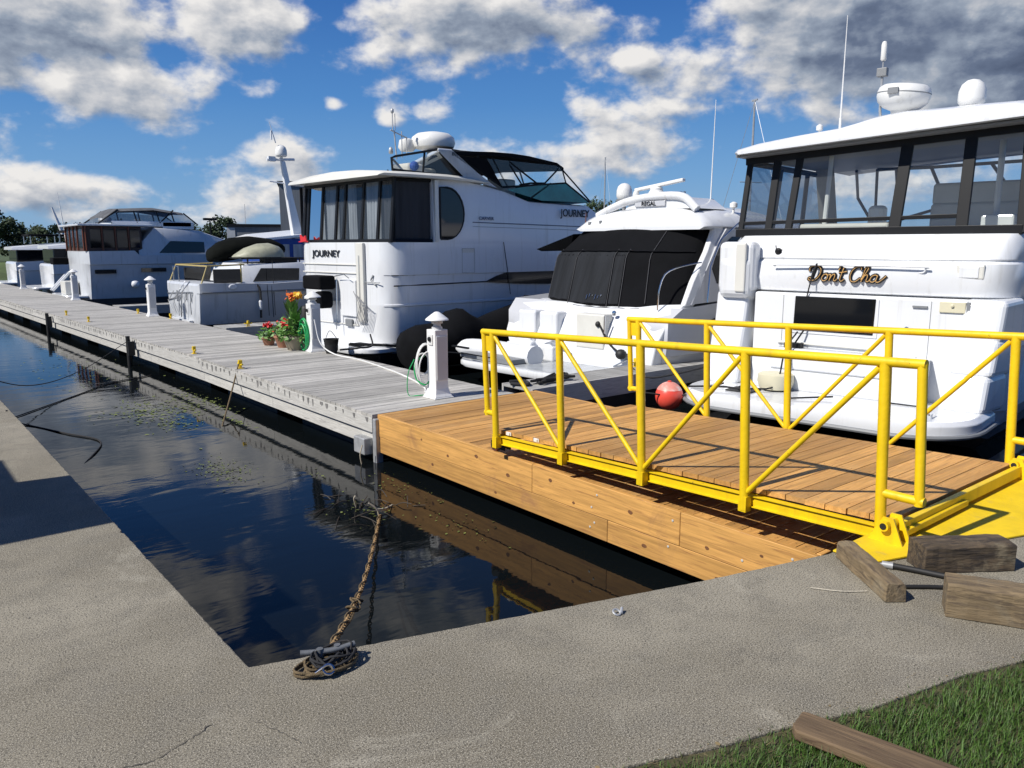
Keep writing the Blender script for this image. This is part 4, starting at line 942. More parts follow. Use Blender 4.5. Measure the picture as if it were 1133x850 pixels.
# canvas enclosure surface
def S(u, v, o=0):
    """u: port 0 -> starboard 1 along the stern, v: height 0..1"""
    y = lerp(lerp(1.28, 1.32, min(1, v * 1.6)), 1.13, max(0, (v - .62) / .38)) * (1 - u) + lerp(-2.10, -1.78, v) * u
    bulge = .26 * math.sin(PI * u) ** .7; x = (.34 * v / .65 if v < .65 else .34 + .61 * (v - .65) / .35) - .02 - bulge * (1 - .3 * v) + .25 * (abs(u - .5) * 2) ** 6
    z = lerp(.58, 2.03, v) + .05 * math.sin(PI * u) * (v - .4)
    return V(x - o, y, z + .008 * math.sin(u * 60) * (1 - v))
mb = MB(); nu, nv = 40, 14; rows = []
for j in range(nv + 1):
    v = j / nv; rows.append([S(i / nu, v) for i in range(nu + 1)] + [V(2.2, -1.72 - .3 * (1 - v), lerp(.58, 2.03, v)), V(2.2, 1.35, lerp(.58, 2.03, v))])
mb.loft(rows); cv = mb.build('canvas_enclosure', canvas, rg, smooth=50)
def cpanel(u0, u1, v0, v1, name, mat, sk=0):
    mb = MB(); rows = []
    for j in range(9):
        v = lerp(v0, v1, j / 8); rows.append([S(lerp(u0 - sk * (1 - j / 8), u1, i / 16), v, .015 + .006 * math.sin(i * 2.1 + j * .3)) for i in range(17)])
    mb.loft(rows, closed=False); return mb.build(name, mat, cv, smooth=60)
cpanel(.04, .27, .09, .70, 'mesh_panel', meshc); cpanel(.285, .56, .07, .71, 'mesh_panel', meshc); cpanel(.575, .64, .08, .70, 'mesh_panel', meshc)
zipm = material('zip_seam', (.05, .05, .055), .6)
for u_, v0_, v1_ in ((.035, .04, .72), (.278, .04, .72), (.568, .04, .72), (.65, .04, .72), (.80, .1, .95)):
    mb = MB(); mb.tube([S(u_, lerp(v0_, v1_, i / 12), .022) for i in range(13)], .007, 5); mb.build('zip_seam', zipm, cv)
mb = MB(); mb.tube([S(i / 30, .03, .02) for i in range(31)], .010, 5); mb.build('hem', zipm, cv)
mb = MB(); rows = []
for j in range(2): rows.append([S(i / 30, .70 + .012 * j, .03 + .03 * (1 - j)) for i in range(31)])
mb.loft(rows, closed=False); mb.build('seam_flap', canvas, cv)
mb = MB(); mb.prism([(.75, 1.10, 1.93), (.30, 1.70, 1.63), (.40, 1.66, 1.59), (.75, 1.2, 1.60)], (.5, 0, .02)); mb.build('side_awning', canvas, rg)
for k in range(6):
    mb = MB(); mb.tube([S(.42 + k * .02, .12 + .02 * (k % 3), .03), S(.425 + k * .02, .17 + .01 * (k % 2), .03)], .008, 5); mb.build('fastener', steel, cv)
# hard top and pillars
mb = MB(); rings = []
for x, k in ((.68, .15), (.78, .55), (1.0, .85), (1.6, 1.0), (3.0, 1.0), (4.2, .6), (4.8, .1)):
    top = [(1.30, 2.03), (1.26, 2.08), (1.05, 2.25), (.75, 2.36), (.3, 2.42), (-.5, 2.44), (-1.3, 2.42), (-1.75, 2.30), (-1.95, 2.12), (-1.98, 2.04)]
    rings.append([V(x, y if y < 0 else y * (.74 + .26 * min(1, max(0, (x - .7) / .6))), 2.02 + (z - 2.02) * k) for y, z in top] + [V(x, -1.9, 1.98), V(x, .85, 1.98)])
mb.loft(rings); rt_ = mb.build('hard_top', gel, rg, smooth=45)
for s_ in (-1,):
    mb = MB(); yy = lambda y: y if s_ < 0 else -y - .36
    A = [(-.02, -2.13, .70), (.25, -2.10, 1.1), (.75, -2.02, 1.6), (1.05, -1.95, 1.95), (1.15, -1.90, 2.15)]
    rr = []
    for x, y, z in A: rr.append([V(x, yy(y), z), V(x + .0, yy(y + .10), z), V(x + .28, yy(y + .09), z), V(x + .28, yy(y - .015), z)])
    mb.loft(rr); mb.build('radar_arch_leg', gel, rg, smooth=40, bevel=.02)
mb = MB(); mb.profile([(.15, .72), (1.05, 1.75), (1.35, 2.0), (4.5, 2.0), (6.2, 1.0), (6.5, .85)], lambda x, z: 1.62 - .10 * (z - .7), yc=-.53); mb.build('cabin_side', gel3, rg)
mb = MB(); mb.sidepatch([(.95, 1.05), (.82, 1.3), (1.0, 1.62), (1.5, 1.86), (2.6, 1.86), (4.2, 1.3), (3.6, 1.05), (1.5, .98)], lambda x, z: 2.02 - .10 * (z - .7), -1, yc=yc); mb.build('side_window', darkglass, rg)
frame_tubes([[V(.55, -2.2, .74), V(.6, -2.2, 1.35), V(.95, -2.16, 1.8), V(1.8, -2.1, 2.2)]], .018, 'grab_rail', steel, rg)
mb = MB(); mb.tube([(-.22, -1.72, .62), (-.22, -1.74, .95), (-.12, -1.78, 1.22), (.1, -1.9, 1.34), (.5, -2.08, 1.42)], .014, 6, smooth=4); mb.build('boarding_rail', steel, rg, smooth=50)
mb = MB(); mb.profile([(.5, .36), (1.0, .50), (2.2, .56), (3.0, .5), (2.2, .44), (1.2, .40)], 2.075, yc=yc); mb.build('hull_window', darkglass, rg)
mb = MB(); mb.tube([(.98, .66, 2.28), (.98, .3, 2.42), (1.0, -.1, 2.54), (1.0, -.7, 2.60), (1.0, -1.3, 2.57), (1.0, -1.62, 2.34)], .075, 10, smooth=5); mb.loft([[V(1.0, .0, 2.38), V(1.0, -.2, 2.56), V(1.0, -1.3, 2.57), V(1.0, -1.6, 2.36)], [V(2.0, .0, 2.38), V(2.0, -.2, 2.56), V(2.0, -1.3, 2.57), V(2.0, -1.6, 2.36)]]); ar = mb.build('radar_arch', gel, rt_, smooth=50)
mb = MB(); mb.box(.965, .985, -.95, -.25, 2.42, 2.52); mb.build('arch_recess', gel3, ar, bevel=.03)
lettering('REGAL', ar, (.955, -.58, 2.47), .11, 'aft', textm, .012)
mb = MB(); mb.tube([(1.2, .75, 2.32), (1.2, .45, 2.50), (1.2, .1, 2.56)], .02, 6, smooth=3); mb.build('arch_rail', gel, ar)
satdome(rt_, 1.3, .27, 2.60, .155); mb = MB(); mb.tube([(1.3, .27, 2.3), (1.3, .27, 2.6)], .04, 8); mb.lathe([(.16, 2.56), (.16, 2.60), (.1, 2.61)], 20, c=(1.3, .27, 0)); mb.build('dome_stand', greyp, rt_)
mb = MB(); mb.lathe([(.16, 2.62), (.17, 2.66), (.15, 2.70), (.15, 2.76), (.12, 2.78), (.12, 2.84), (.05, 2.86)], 20, c=(1.3, -.50, -.06)); Mr = Matrix.Translation((1.3, -.50, 2.815)) @ Matrix.Rotation(R(-7), 4, 'X'); mb.box(-.05, .05, -.62, .5, -.03, .035, Mr); mb.build('radar_bar', radomem, rt_, bevel=.02, seg=3)
mb = MB(); mb.lathe([(.05, 2.6), (.07, 2.72), (.05, 2.79), (.01, 2.8)], 14, c=(1.25, -.06, -.06)); mb.build('small_dome', radomem, rt_, smooth=50)
mb = MB()
for k in range(6): mb.lathe([(.008, 2.64), (.008, 2.69), (.028, 2.70), (.028, 2.74), (.008, 2.75)], 10, c=(1.3, -.78 - .07 * k, -.06))
mb.build('horn_row', steel, rt_, smooth=50)
mb = MB(); mb.lathe([(.02, 2.25), (.02, 2.38), (.07, 2.40), (.07, 2.47), (.02, 2.5)], 14, c=(2, -1.74, 0)); mb.build('gps_antenna', radomem, rt_, smooth=50)
whip(rt_, 1.9, -1.30, 1.9, 4.35, .05, .014)
whip(rt_, 1.0, 1.0, 1.95, 2.35, 0, .018, 'rod_holder', rust)
mb = MB(); mb.box(.70, .76, .62, .68, 2.10, 2.16); mb.box(.70, .76, .35, .40, 2.12, 2.18); mb.build('deck_light', greyp, rt_, bevel=.01)

# ================================================================ COVERED TENDER + FLOAT
tn = thing('covered_tender', 'small tender under a black cover, tucked between two white cruisers behind the nearest dock post', 'tender', (9.6, 13.35, WZ), 3, dz=WZ)
mb = MB(); rings = []
for x, w_, z0, z1 in ((-1.42, .15, -.55, -.15), (-1.35, .45, -.72, .06), (-1.1, .52, -.75, .14), (-.55, .52, -.75, .16), (-.35, .5, -.75, .38), (-.05, .48, -.75, .43), (.15, .5, -.75, .30), (.45, .5, -.75, .17), (.9, .52, -.75, .30), (1.6, .52, -.75, .46), (1.9, .5, -.75, .62), (2.15, .48, -.75, .60), (2.6, .46, -.75, .36), (3.1, .4, -.7, .1), (3.5, .1, -.5, -.2)):
    n_ = 14; rings.append([V(x, w_ * math.cos(a) * (1 if True else 0), lerp(z0, z1, .5 + .5 * math.sin(a))) for a in [2 * PI * i / n_ for i in range(n_)]])
mb.loft(rings); mb.build('cover', canvas, tn, smooth=60)
tt = thing('inflatable_boat', 'small white inflatable boat lying on the cruiser platform, left of the gangway end', 'inflatable', (8.95, 11.55, WZ), 0, dz=WZ)
mb = MB()
for s_ in (1,):
    r_ = []
    P = spline([(-.1 * s_, .95, -.27), (.12 * s_, .7, -.27), (.28 * s_, .2, -.27), (.28 * s_, -.6, -.27), (.26 * s_, -1.0, -.26)], 6); rr = [.03, .09, .14, .165, .18, .185] + [.19] * 40
    rings = []
    for i, p_ in enumerate(P):
        d_ = (P[min(i + 1, len(P) - 1)] - P[max(i - 1, 0)]).normalized(); u_ = d_.cross(V(0, 0, 1)).normalized(); rings.append([p_ + (u_ * math.cos(2 * PI * k / 12) + V(0, 0, 1) * math.sin(2 * PI * k / 12)) * rr[i] for k in range(12)])
    mb.loft(rings)
tb = mb.build('tube', tubew, tt, smooth=60)
mb = MB(); mb.box(-.25, .25, -.9, .6, -.38, -.30); mb.build('floor', greyp, tt); mb = MB(); mb.box(-.45, -.40, .1, .6, -.18, -.15); mb.tube([(-.46, .75, -.3), (-.47, .1, -.26), (-.47, -.7, -.26)], .012, 6); mb.build('rub_strip', black, tb)
bu = thing('mooring_float', 'round red and white float ball beside the black-windowed yacht platform', 'float', (9.02, 7.33, -.48), 0)
mb = MB(); mb.sphere((0, 0, 0), .205, 24, (1, 1, 1.03)); mb.build('ball', redp, bu, smooth=60)
mb = MB(); prof = [(.206 * math.cos(a), .213 * math.sin(a)) for a in [R(x) for x in (28, 38, 48, 58, 68, 78, 88)]]; mb.lathe(prof, 24); mb.build('white_top', material('faded_pink', (.80, .30, .24), .4, var=.2, dirt=((.7, .66, .62), .45, .65, 6., .9)), bu, smooth=60)
mb = MB(); mb.lathe([(.03, .2), (.03, .225), (.01, .23)], 12); mb.build('eye', redp, bu, smooth=50)
rope([(8.6, 7.5, -.40), (9.02, 7.2, -.46), (9.3, 6.95, -.38), (9.6, 6.8, -.28)], .012, roped, 'black line crossing the round red float')
rope([(9.6, 8.66, DT + .03), (9.3, 8.0, DT - .05), (9.5, 7.55, -.22), (10.2, 7.3, -.1)], .014, roped, 'black mooring line from the finger dock to the black-windowed yacht')
mb = MB(); rnd = random.Random(4); pts = [(7.55 + rnd.uniform(-.3, .5), 8.4 + rnd.uniform(-.12, .14), DT + .03 + rnd.uniform(0, .07)) for _ in range(26)]; mb.tube(pts, .022, 6, smooth=3)
tag(mb.build('rope_pile', roped, None, smooth=60), 'heap of black rope on the finger dock corner behind the new platform', 'rope')
rope([(7.0, 8.55, DT + .03), (7.15, 8.35, DT + .03), (7.3, 8.6, DT + .03), (7.1, 8.7, DT + .03)], .025, roped, 'loop of black rope at the end of the finger dock')
# ================================================================ BIG WHITE YACHT WITH CURTAINED AFT DECK
jo = thing('motor_yacht', 'tall white flybridge motor yacht with JOURNEY lettered in black on its stern and side', 'yacht', (8.2, 16.05, WZ), 6, dz=WZ)
yc = -.32
def jw(x, z=1.0):
    w0 = 1.73 + .07 * min(x, 6.0) - (max(0, x - 6) * .05 + max(0, x - 7.5) ** 2 * .09)
    w0 -= .035 * max(0, .25 - x) / .25 if x < .25 else 0
    return max(.05, w0 - .05 * max(0, z - 1.77))
mb = MB(); st = []
for x in (-.16, -.12, -.02, .12, .35, .8, 1.6, 2.6, 4, 5.5, 7, 8.5, 10, 11, 11.8):
    w_ = jw(x) - (.30 if x < -.14 else .16 if x < -.1 else .06 if x < 0 else 0)
    st.append((x, w_, 1.77 + max(0, x - 5) * .03, .35 * max(0, x - 7) / 4, max(0, x - 6) / 6))
hull_loft(mb, st, [(-.55, .90), (-.35, .92), (-.30, .955), (.45, .985), (.465, 1.0), (.50, 1.0), (.515, .992), (.86, .996), (1.09, 1.0), (1.105, 1.012), (1.5, 1.012), (None, 1.0)], yc=yc)
hj = mb.build('hull', gel, jo, smooth=28)
mb = MB(); hull_loft(mb, [(-.3, 1.58, -.52, 0, 0), (0, 1.62, -.52, 0, 0), (4, 1.86, -.52, 0, 0), (8, 1.6, -.52, 0, .3), (11, .3, -.52, 0, 1)], [(-1.3, .3), (-1.0, .9), (None, 1)], yc=yc); mb.build('bottom', antifoul, jo)
mb = MB(); slab(mb, rounded_plan(-.75, .05, 1.68, .5), -.50, -.36, .05, yc=yc); mb.build('swim_platform', gel, jo, smooth=40)
mb = MB(); mb.tube([(x, yc - jw(x) - .002, .885 + .01 * x) for x in (-.0, .8, 1.6, 2.4)], .014, 6); mb.tube([(x, yc - jw(x) * 1.0 - .004, 1.1) for x in (-.05, .2, .5)], .008, 6); mb.build('side_stripe', textm, hj)
mb = MB(); mb.sidepatch([(2.35, .90), (2.7, 1.03), (3.1, 1.13), (3.6, 1.19), (4.3, 1.22), (6, 1.22), (6, .86), (4.3, .80), (3.4, .83)], lambda x, z: jw(x), -1, yc=yc, t=.02); mb.build('hull_window', darkglass, jo)
mb = MB(); mb.sidepatch([(1.72, 1.12), (2.06, 1.12), (2.06, 1.64), (1.72, 1.64)], lambda x, z: jw(x) + .012, -1, yc=yc, t=.006); mb.build('side_hatch', gel2, jo, bevel=.004)
mb = MB(); mb.tube([(x, yc - jw(x) - .022, z) for x, z in ((1.72, 1.12), (2.06, 1.12), (2.06, 1.64), (1.72, 1.64), (1.72, 1.12))], .005, 4); mb.build('hatch_seam', greyp, jo)
# superstructure from s=1 forward
mb = MB()
prof = [(1.0, 1.78), (1.0, 3.08), (1.9, 3.12), (2.45, 3.04), (3.05, 2.94), (3.8, 2.72), (5.75, 2.70), (6.05, 2.55), (6.8, 2.22), (8.2, 1.86), (10.0, 1.80), (10.0, 1.70), (1.0, 1.70)]
ring_st = []
for x, zt_ in ((1.0, 3.08), (1.9, 3.10), (2.45, 3.02), (3.05, 2.92), (3.8, 2.72), (4.8, 2.70), (5.75, 2.69), (6.05, 2.55), (6.8, 2.22), (8.0, 1.95), (9.0, 1.82)):
    ring_st.append((x, jw(x) + .004, jw(x) - .05, 1.74, zt_))
box_loft(mb, ring_st, yc=yc, r=.10); sp = mb.build('superstructure', gel, jo, smooth=35)
mb = MB(); mb.tube([(x, yc - jw(x) + .012, 2.205 - .012 * (x - 2)) for x in (2.05, 3, 4, 5, 6)], .010, 6); mb.build('thin_stripe', stripeb, sp)
mb = MB(); mb.tube([(x, yc - jw(x) + .012, 2.115 - .012 * (x - 2)) for x in (2.05, 3, 4, 5, 6)], .005, 6); mb.build('thin_stripe', greyp, sp)
lettering('JOURNEY', sp, (5.23, yc - jw(5.23) - .006, 2.47), .24, 'side', textm, .02, width=1.10)
lettering('CARVER', sp, (2.42, yc - jw(2.42) - .006, 2.29), .10, 'side', stripeb, .01, width=.46)
lettering('JOURNEY', hj, (-.178, .20, 1.525), .20, 'aft', textm, .02, width=1.12)
# rounded side window and door pillar
pts = [(1.17, 1.84)] + [(1.36 + .44 * math.sin(a), 2.375 - .535 * math.cos(a)) for a in [PI * i / 12 for i in range(13)]] + [(1.17, 2.91)]
mb = MB(); mb.sidepatch(pts, lambda x, z: jw(x) - .02 * max(0, z - 1.77), -1, yc=yc, t=.018); wn = mb.build('side_window', darkglass, sp)
mb = MB(); mb.tube([(x, yc - jw(x) - .0, z) for x, z in pts + [pts[0]]], .022, 6); mb.build('window_gasket', black, wn)
mb = MB(); mb.box(1.02, 1.12, yc - 1.83, yc - 1.78, 1.78, 3.05); mb.build('door_pillar', gel2, jo, bevel=.01)
# enclosure interior and frames
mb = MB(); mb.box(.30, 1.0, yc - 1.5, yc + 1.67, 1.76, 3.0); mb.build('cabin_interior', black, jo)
def jp(y, z, o=0): return V(-.02 + .10 * (z - 1.77) - o, y, z)
segs = []; YS = [1.36, 1.20, .62, .04, -.28, -.95, -1.52, -1.98]
ztop = lambda y: 3.03 + .02 * (1.4 - y)
fr_ = MB()
for y in YS: bar(jp(y, 1.77), jp(y, ztop(y)), .035 if y != 1.36 else .05, .025, fr_)
bar(jp(1.4, 1.80), jp(-2.0, 1.80), .035, .03, fr_); bar(jp(1.4, ztop(0) - .03), jp(-2.0, ztop(0) + .0), .045, .03, fr_)
sx = lambda x: yc - jw(x) + .06
for x in (.06, 1.0): fr_.tube([V(x + .02, sx(x), 1.77), V(x + .06, sx(x) + .04, 3.05)], .035, 4)
fr_.tube([V(.02, sx(.05), 1.80), V(1.0, sx(1), 1.80)], .035, 4); fr_.tube([V(.1, sx(.05) + .03, 3.03), V(1.0, sx(1) + .03, 3.04)], .04, 4)
fr_.build('enclosure_frame', black, jo)
for (ya, yb) in zip(YS, YS[1:]):
    mb = MB(); mb.add([jp(ya, 1.8), jp(yb, 1.8), jp(yb, ztop(yb)), jp(ya, ztop(ya))], [(0, 1, 2, 3)]); mb.build('window_pane', vinyl, jo)
for (ya, yb, mt, f) in ((1.34, 1.20, curtd, 2), (1.16, .66, curtain, 5), (.58, .08, curtain, 6), (.04, -.25, curtd, 3), (-1.0, -1.5, curtain, 5), (-.32, -.62, curtain, 3), (-1.5, -1.95, curtd, 3)):
    mb = MB(); sheetfold(mb, (.12, ya), (.12, yb), 1.80, 3.0, f, .02); mb.build('curtain', mt, jo, smooth=60)
mb = MB(); sheetfold(mb, (.02, 1.36), (1.0, 1.44), 1.80, 3.02, 8, .018); mb.build('curtain', curtain, jo, smooth=60)
mb = MB(); mb.box(.0, 1.0, 1.47, 1.49, 1.78, 3.02); mb.build('port_screen', curtd, jo)
mb = MB(); sheetfold(mb, (.12, sx(.1) + .06), (.98, sx(1) + .04), 1.82, 3.0, 5, .008); mb.build('side_screen', curtd, jo, smooth=60)
# hard top of the aft deck
mb = MB(); rings = []
for x, k, w_ in ((-.34, .3, 1.72), (-.26, .9, 1.80), (.3, 1.0, 1.86), (1.3, 1.0, 1.94), (2.0, .9, 1.94), (2.5, .35, 1.90)):
    zz = 3.07 - .02 * max(0, x - 1.3)
    rings.append([V(x, yc - w_, zz), V(x, yc - w_ - .02, zz + .05 * k), V(x, yc - w_ + .05, zz + .10 * k), V(x, yc - w_ * .5, zz + .17 * k), V(x, yc, zz + .19 * k), V(x, yc + w_ * .5, zz + .15 * k), V(x, yc + w_ - .05, zz + .06 * k), V(x, yc + w_, zz - .02), V(x, yc, zz - .01)])
mb.loft(rings); ht = mb.build('hard_top', gel2, jo, smooth=50)
# flybridge
fw_ = 1.72
def flare(mb):
    mb.v = [(x, yc + math.copysign(1.73 + .07 * max(0, x), y - yc), z) if 1.55 < abs(y - yc) < 2.2 and x < 6.2 else (x, y, z) for x, y, z in mb.v]; return mb
def fy(x, s_=-1): return yc + s_ * (fw_ - .0)
mb = MB(); mb.prism([(1.12, fy(0), 3.66), (1.52, fy(0), 3.68), (2.15, fy(0), 3.28), (2.75, fy(0), 2.96), (1.85, fy(0), 3.12)], (0, .10, 0)); mb.loft([[V(1.14, -2.0, 3.62), V(1.52, -2.0, 3.62), V(1.52, -2.0, 3.70), V(1.14, -2.0, 3.70)], [V(2.9, 1.15, 3.64), V(3.3, 1.15, 3.64), V(3.3, 1.15, 3.72), V(2.9, 1.15, 3.72)]]); mb.box(2.9, 3.3, 1.05, 1.15, 2.72, 3.64); flare(mb).build('radar_arch', gel, jo, bevel=.02)
mb = MB(); mb.box(1.0, 5.4, yc - 1.62, yc + 1.62, 2.6, 2.72); mb.build('flybridge_deck', gel2, jo)
PR = (2.7, 1.15)
rear = [[V(.02, fy(0), 3.18), V(-.0, fy(0), 3.42), V(.10, fy(0), 3.46), V(1.2, fy(0), 3.68)], [V(1.2, fy(0), 3.68), V(1.8, fy(0), 3.14)], [V(.02, fy(0), 3.20), V(1.8, fy(0), 3.16)], [V(.80, fy(0), 3.18), V(.85, fy(0), 3.6)],
        [V(.02, fy(0), 3.20), V(PR[0], PR[1], 3.2)], [V(0, fy(0), 3.42), V(PR[0], PR[1], 3.62)], [V(PR[0], PR[1], 3.2), V(PR[0], PR[1], 3.65)], [V(1.2, -.6, 3.2), V(1.2, -.6, 3.52)]]
frame_tubes(rear, .024, 'rear_canvas_frame', black, jo)
mb = MB(); mb.add([V(.02, fy(0), 3.2), V(0, fy(0), 3.42), V(.1, fy(0), 3.46), V(1.2, fy(0), 3.66), V(1.78, fy(0), 3.16)], [(0, 1, 2, 3, 4)]); mb.build('rear_pane', vinyl, jo)
mb = MB(); mb.add([V(.02, fy(0), 3.2), V(0, fy(0), 3.42), V(PR[0], PR[1], 3.62), V(PR[0], PR[1], 3.2)], [(0, 1, 2, 3)]); mb.build('rear_pane', smoke, jo)
mb = MB(); mb.box(.75, 1.2, yc - 1.3, yc - .7, 3.15, 3.42); mb.box(1.9, 2.3, yc - .4, yc + .4, 3.15, 3.45); mb.build('flybridge_seat', seatm, jo, bevel=.08, seg=3)
mb = MB(); mb.sphere((.75, yc - 1.5, 3.33), .10, 12); mb.build('blue_cushion', bluec, jo)
# bimini
mb = MB(); rings = []
for x, z in ((1.5, 3.68), (2.1, 3.73), (2.6, 3.76), (3.2, 3.77), (3.7, 3.75), (4.6, 3.66), (4.82, 3.56)):
    pw = lerp(-1.5, yc + 1.72, min(1, (x - 1.5) / 2.0)); L_ = lambda t: lerp(yc - 1.72, pw, t)
    rings.append([V(x, L_(0), z - .11), V(x, L_(.01), z - .03), V(x, L_(.2), z + .03), V(x, L_(.5), z + .05), V(x, L_(.8), z + .03), V(x, L_(.99), z - .03), V(x, L_(1), z - .11), V(x, L_(.5), z - .01)])
mb.loft(rings); flare(mb); bim = mb.build('bimini', canvas, jo, smooth=60)
segs = []
for s_ in (-1, 1):
    y = fy(0, s_) + .02 * s_
    segs += [[V(1.5 if s_ < 0 else 2.8, y, 3.62), V(2.9, y, 2.99)], [V(2.9, y, 2.99), V(4.9, y, 3.18)], [V(4.9, y, 3.18), V(4.74, y, 3.56)], [V(3.05, y, 3.0), V(2.6, y, 3.60)], [V(4.0, y, 3.1), V(3.1, y, 3.55)], [V(3.5, y, 3.05), V(3.1, y, 3.50)], [V(4.2, y, 3.14), V(4.65, y, 3.5)], [V(3.4, y, 3.06), V(3.75, y, 3.12), V(4.2, y, 3.14)],
             [V(4.9, y, 3.18), V(5.72, y * .97, 2.76)], [V(4.75, y, 3.5), V(5.78, y * .95, 2.76)], [V(3.75, y, 2.78), V(4.4, y, 3.15)]]
segs += [[V(4.9, yc - 1.7, 3.18), V(4.98, yc, 3.2), V(4.9, yc + 1.7, 3.18)], [V(4.8, yc - .6, 3.6), V(5.0, yc - .6, 3.19), V(5.85, yc - .55, 2.72)], [V(4.8, yc + .6, 3.6), V(5.0, yc + .6, 3.19), V(5.85, yc + .55, 2.72)], [V(2.2, yc - 1.7, 3.6), V(2.2, yc - .9, 3.70)]]
mb = MB()
for s_ in segs: mb.tube(s_, .022, 6)
flare(mb).build('bimini_frame', black, jo, smooth=40)
for s_ in (-1,):
    mb = MB(); y = fy(0, s_) + .02 * s_; mb.add([V(1.55, y, 3.58), V(2.9, y, 2.99), V(2.45, y, 3.56)], [(0, 1, 2)]); flare(mb).build('side_curtain', canvas, jo)
for s_ in (-1, 1):
    y = fy(0, s_) + .01 * s_; mb = MB(); mb.add([V(2.9, y, 3.0), V(4.88, y, 3.18), V(4.74, y, 3.56), V(2.45, y, 3.58)], [(0, 1, 2, 3)]); flare(mb).build('side_pane', vinyl, jo)
mb = MB()
A = [V(3.05, yc - 1.70, 2.95), V(4.0, yc - 1.72, 3.09), V(4.9, yc - 1.70, 3.17), V(4.98, yc, 3.19), V(4.9, yc + 1.7, 3.17), V(4.0, yc + 1.72, 3.09), V(3.05, yc + 1.7, 2.95)]
B_ = [V(3.06, yc - 1.76, 2.93), V(4.1, yc - 1.80, 2.74), V(5.72, yc - 1.66, 2.75), V(6.0, yc, 2.7), V(5.72, yc + 1.66, 2.75), V(4.1, yc + 1.8, 2.74), V(3.06, yc + 1.76, 2.93)]
mb.loft([A, B_], closed=False); flare(mb).build('windshield', teal, jo)
mb = MB(); mb.box(3.9, 4.4, yc - .9, yc - .2, 2.72, 3.3); mb.build('helm_seat', seatm, jo, bevel=.06, seg=3)
# gear
mb = MB(); mb.lathe([(.30, 3.72), (.46, 3.76), (.50, 3.86), (.47, 3.98), (.36, 4.06), (.15, 4.1), (.01, 4.11)], 26, c=(1.95, -1.0, .1)); mb.lathe([(.14, 3.72), (.2, 3.8), (.17, 3.96), (.05, 4.0)], 18, c=(1.45, -.7, .05)); mb.build('radome', radomem, jo, smooth=50)
mb = MB(); mb.lathe([(.1, 3.65), (.14, 3.7), (.14, 3.84), (.1, 3.86)], 16, c=(1.95, -1.0, .0)); mb.build('radome_stand', greyp, jo)
mb = MB()
mb.tube([(1.0, -.9, 3.55), (.95, -.9, 4.15)], .016, 6); mb.tube([(.91, -.9, 4.15), (.91, -.9, 4.55)], .012, 6); mb.tube([(1.15, -.9, 3.6), (1.15, -.9, 4.15)], .012, 6); mb.tube([(.85, -.9, 4.15), (1.3, -.9, 4.02)], .014, 6); mb.tube([(1.28, -.9, 4.05), (1.28, -.9, 3.7)], .01, 6); mb.tube([(.98, -.9, 4.15), (.98, -.9, 4.5)], .008, 5)
mb.lathe([(.02, 4.5), (.035, 4.52), (.035, 4.58), (.01, 4.6)], 10, c=(.91, -.9, 0)); mb.lathe([(.03, 3.68), (.05, 3.7), (.04, 3.8), (.01, 3.83)], 10, c=(1.0, -.7, 0)); mb.build('antenna_mast', galv, jo, smooth=50)
# stern gear: covered grill, door recess, cleats, ladder, lines
mb = MB(); mb.box(-.62, -.22, -.22, .50, .76, 1.06); mb.build('covered_grill', canvas, jo, bevel=.05, seg=3)
mb = MB(); mb.box(-.60, -.25, -.18, .12, .35, .72); mb.build('outboard_cover', canvas, jo, bevel=.08, seg=3)
for z_ in (1.30, 1.12, .50, .02):
    mb = MB(); mb.tube([(-.172, 1.18, z_), (-.175, .4, z_), (-.175, -.98, z_)], .013, 6); mb.build('moulding', gel2, jo)
mb = MB(); mb.box(-.21, -.165, -.95, -.36, .20, .98); mb.build('transom_door', gel, jo, bevel=.015)
mb = MB(); mb.box(-.235, -.16, -1.28, -1.02, .1, 1.76); mb.build('door_recess', gel2, jo, bevel=.02)
mb = MB(); mb.tube([(-.25, -1.15, 1.5), (-.25, -1.15, .3)], .008, 6); mb.tube([(-.26, -.32, 1.0), (-.30, -.34, .2), (-.32, -.34, -.1)], .012, 6); mb.tube([(-.3, -.3, 1.05), (-.32, -.7, 1.1), (-.3, -.85, 1.02)], .01, 6); mb.build('stern_rail', steel, jo, smooth=50)
mb = MB()
for k in range(7): mb.tube([(-.30, -1.0 - .08 * k, .75 - .05 * k), (-.34, -1.25 - .05 * k, .45), (-.32, -1.05 - .06 * k, .05)], .008, 5, smooth=4)
mb.build('mooring_line', ropew2 if 'ropew2' in globals() else material('grey_line', (.25, .25, .26), .9), jo)
mb = MB(); mb.box(-.22, -.17, -.78, -.52, -.02, .14); mb.build('outlet_grille', greyp, jo, bevel=.02)
mb = MB(); mb.box(-.6, -.3, -1.5, -1.2, -.36, -.31); mb.tube([(-.7, -1.4, -.3), (-.2, -1.95, -.32), (.1, -2.05, -.36)], .03, 6); mb.build('deck_cleat', black, jo)
mb = MB(); mb.tube([(-.17, -1.55, 1.1), (-.2, -1.5, 1.0), (-.2, -1.65, .9)], .02, 6); mb.tube([(-.2, -1.3, .95), (-.2, -1.8, .95)], .01, 6); mb.build('stern_light', galv, jo)
mb = MB(); mb.box(-.19, -.175, .9, 1.3, 1.78, 1.8); mb.prism([(-.2, .95, 1.80), (-.2, 1.2, 1.78), (-.2, 1.22, 1.95), (-.2, 1.1, 1.88), (-.2, 1.0, 1.93)], (.03, 0, 0)); mb.build('red_ensign', flagr, jo)
mb = MB(); mb.tube([(2.9, yc - jw(2.9) - .03, 1.78), (3.0, yc - jw(3) - .04, 1.2), (3.1, yc - jw(3) - .04, .6)], .008, 5); mb.build('fender_line', roped, jo)
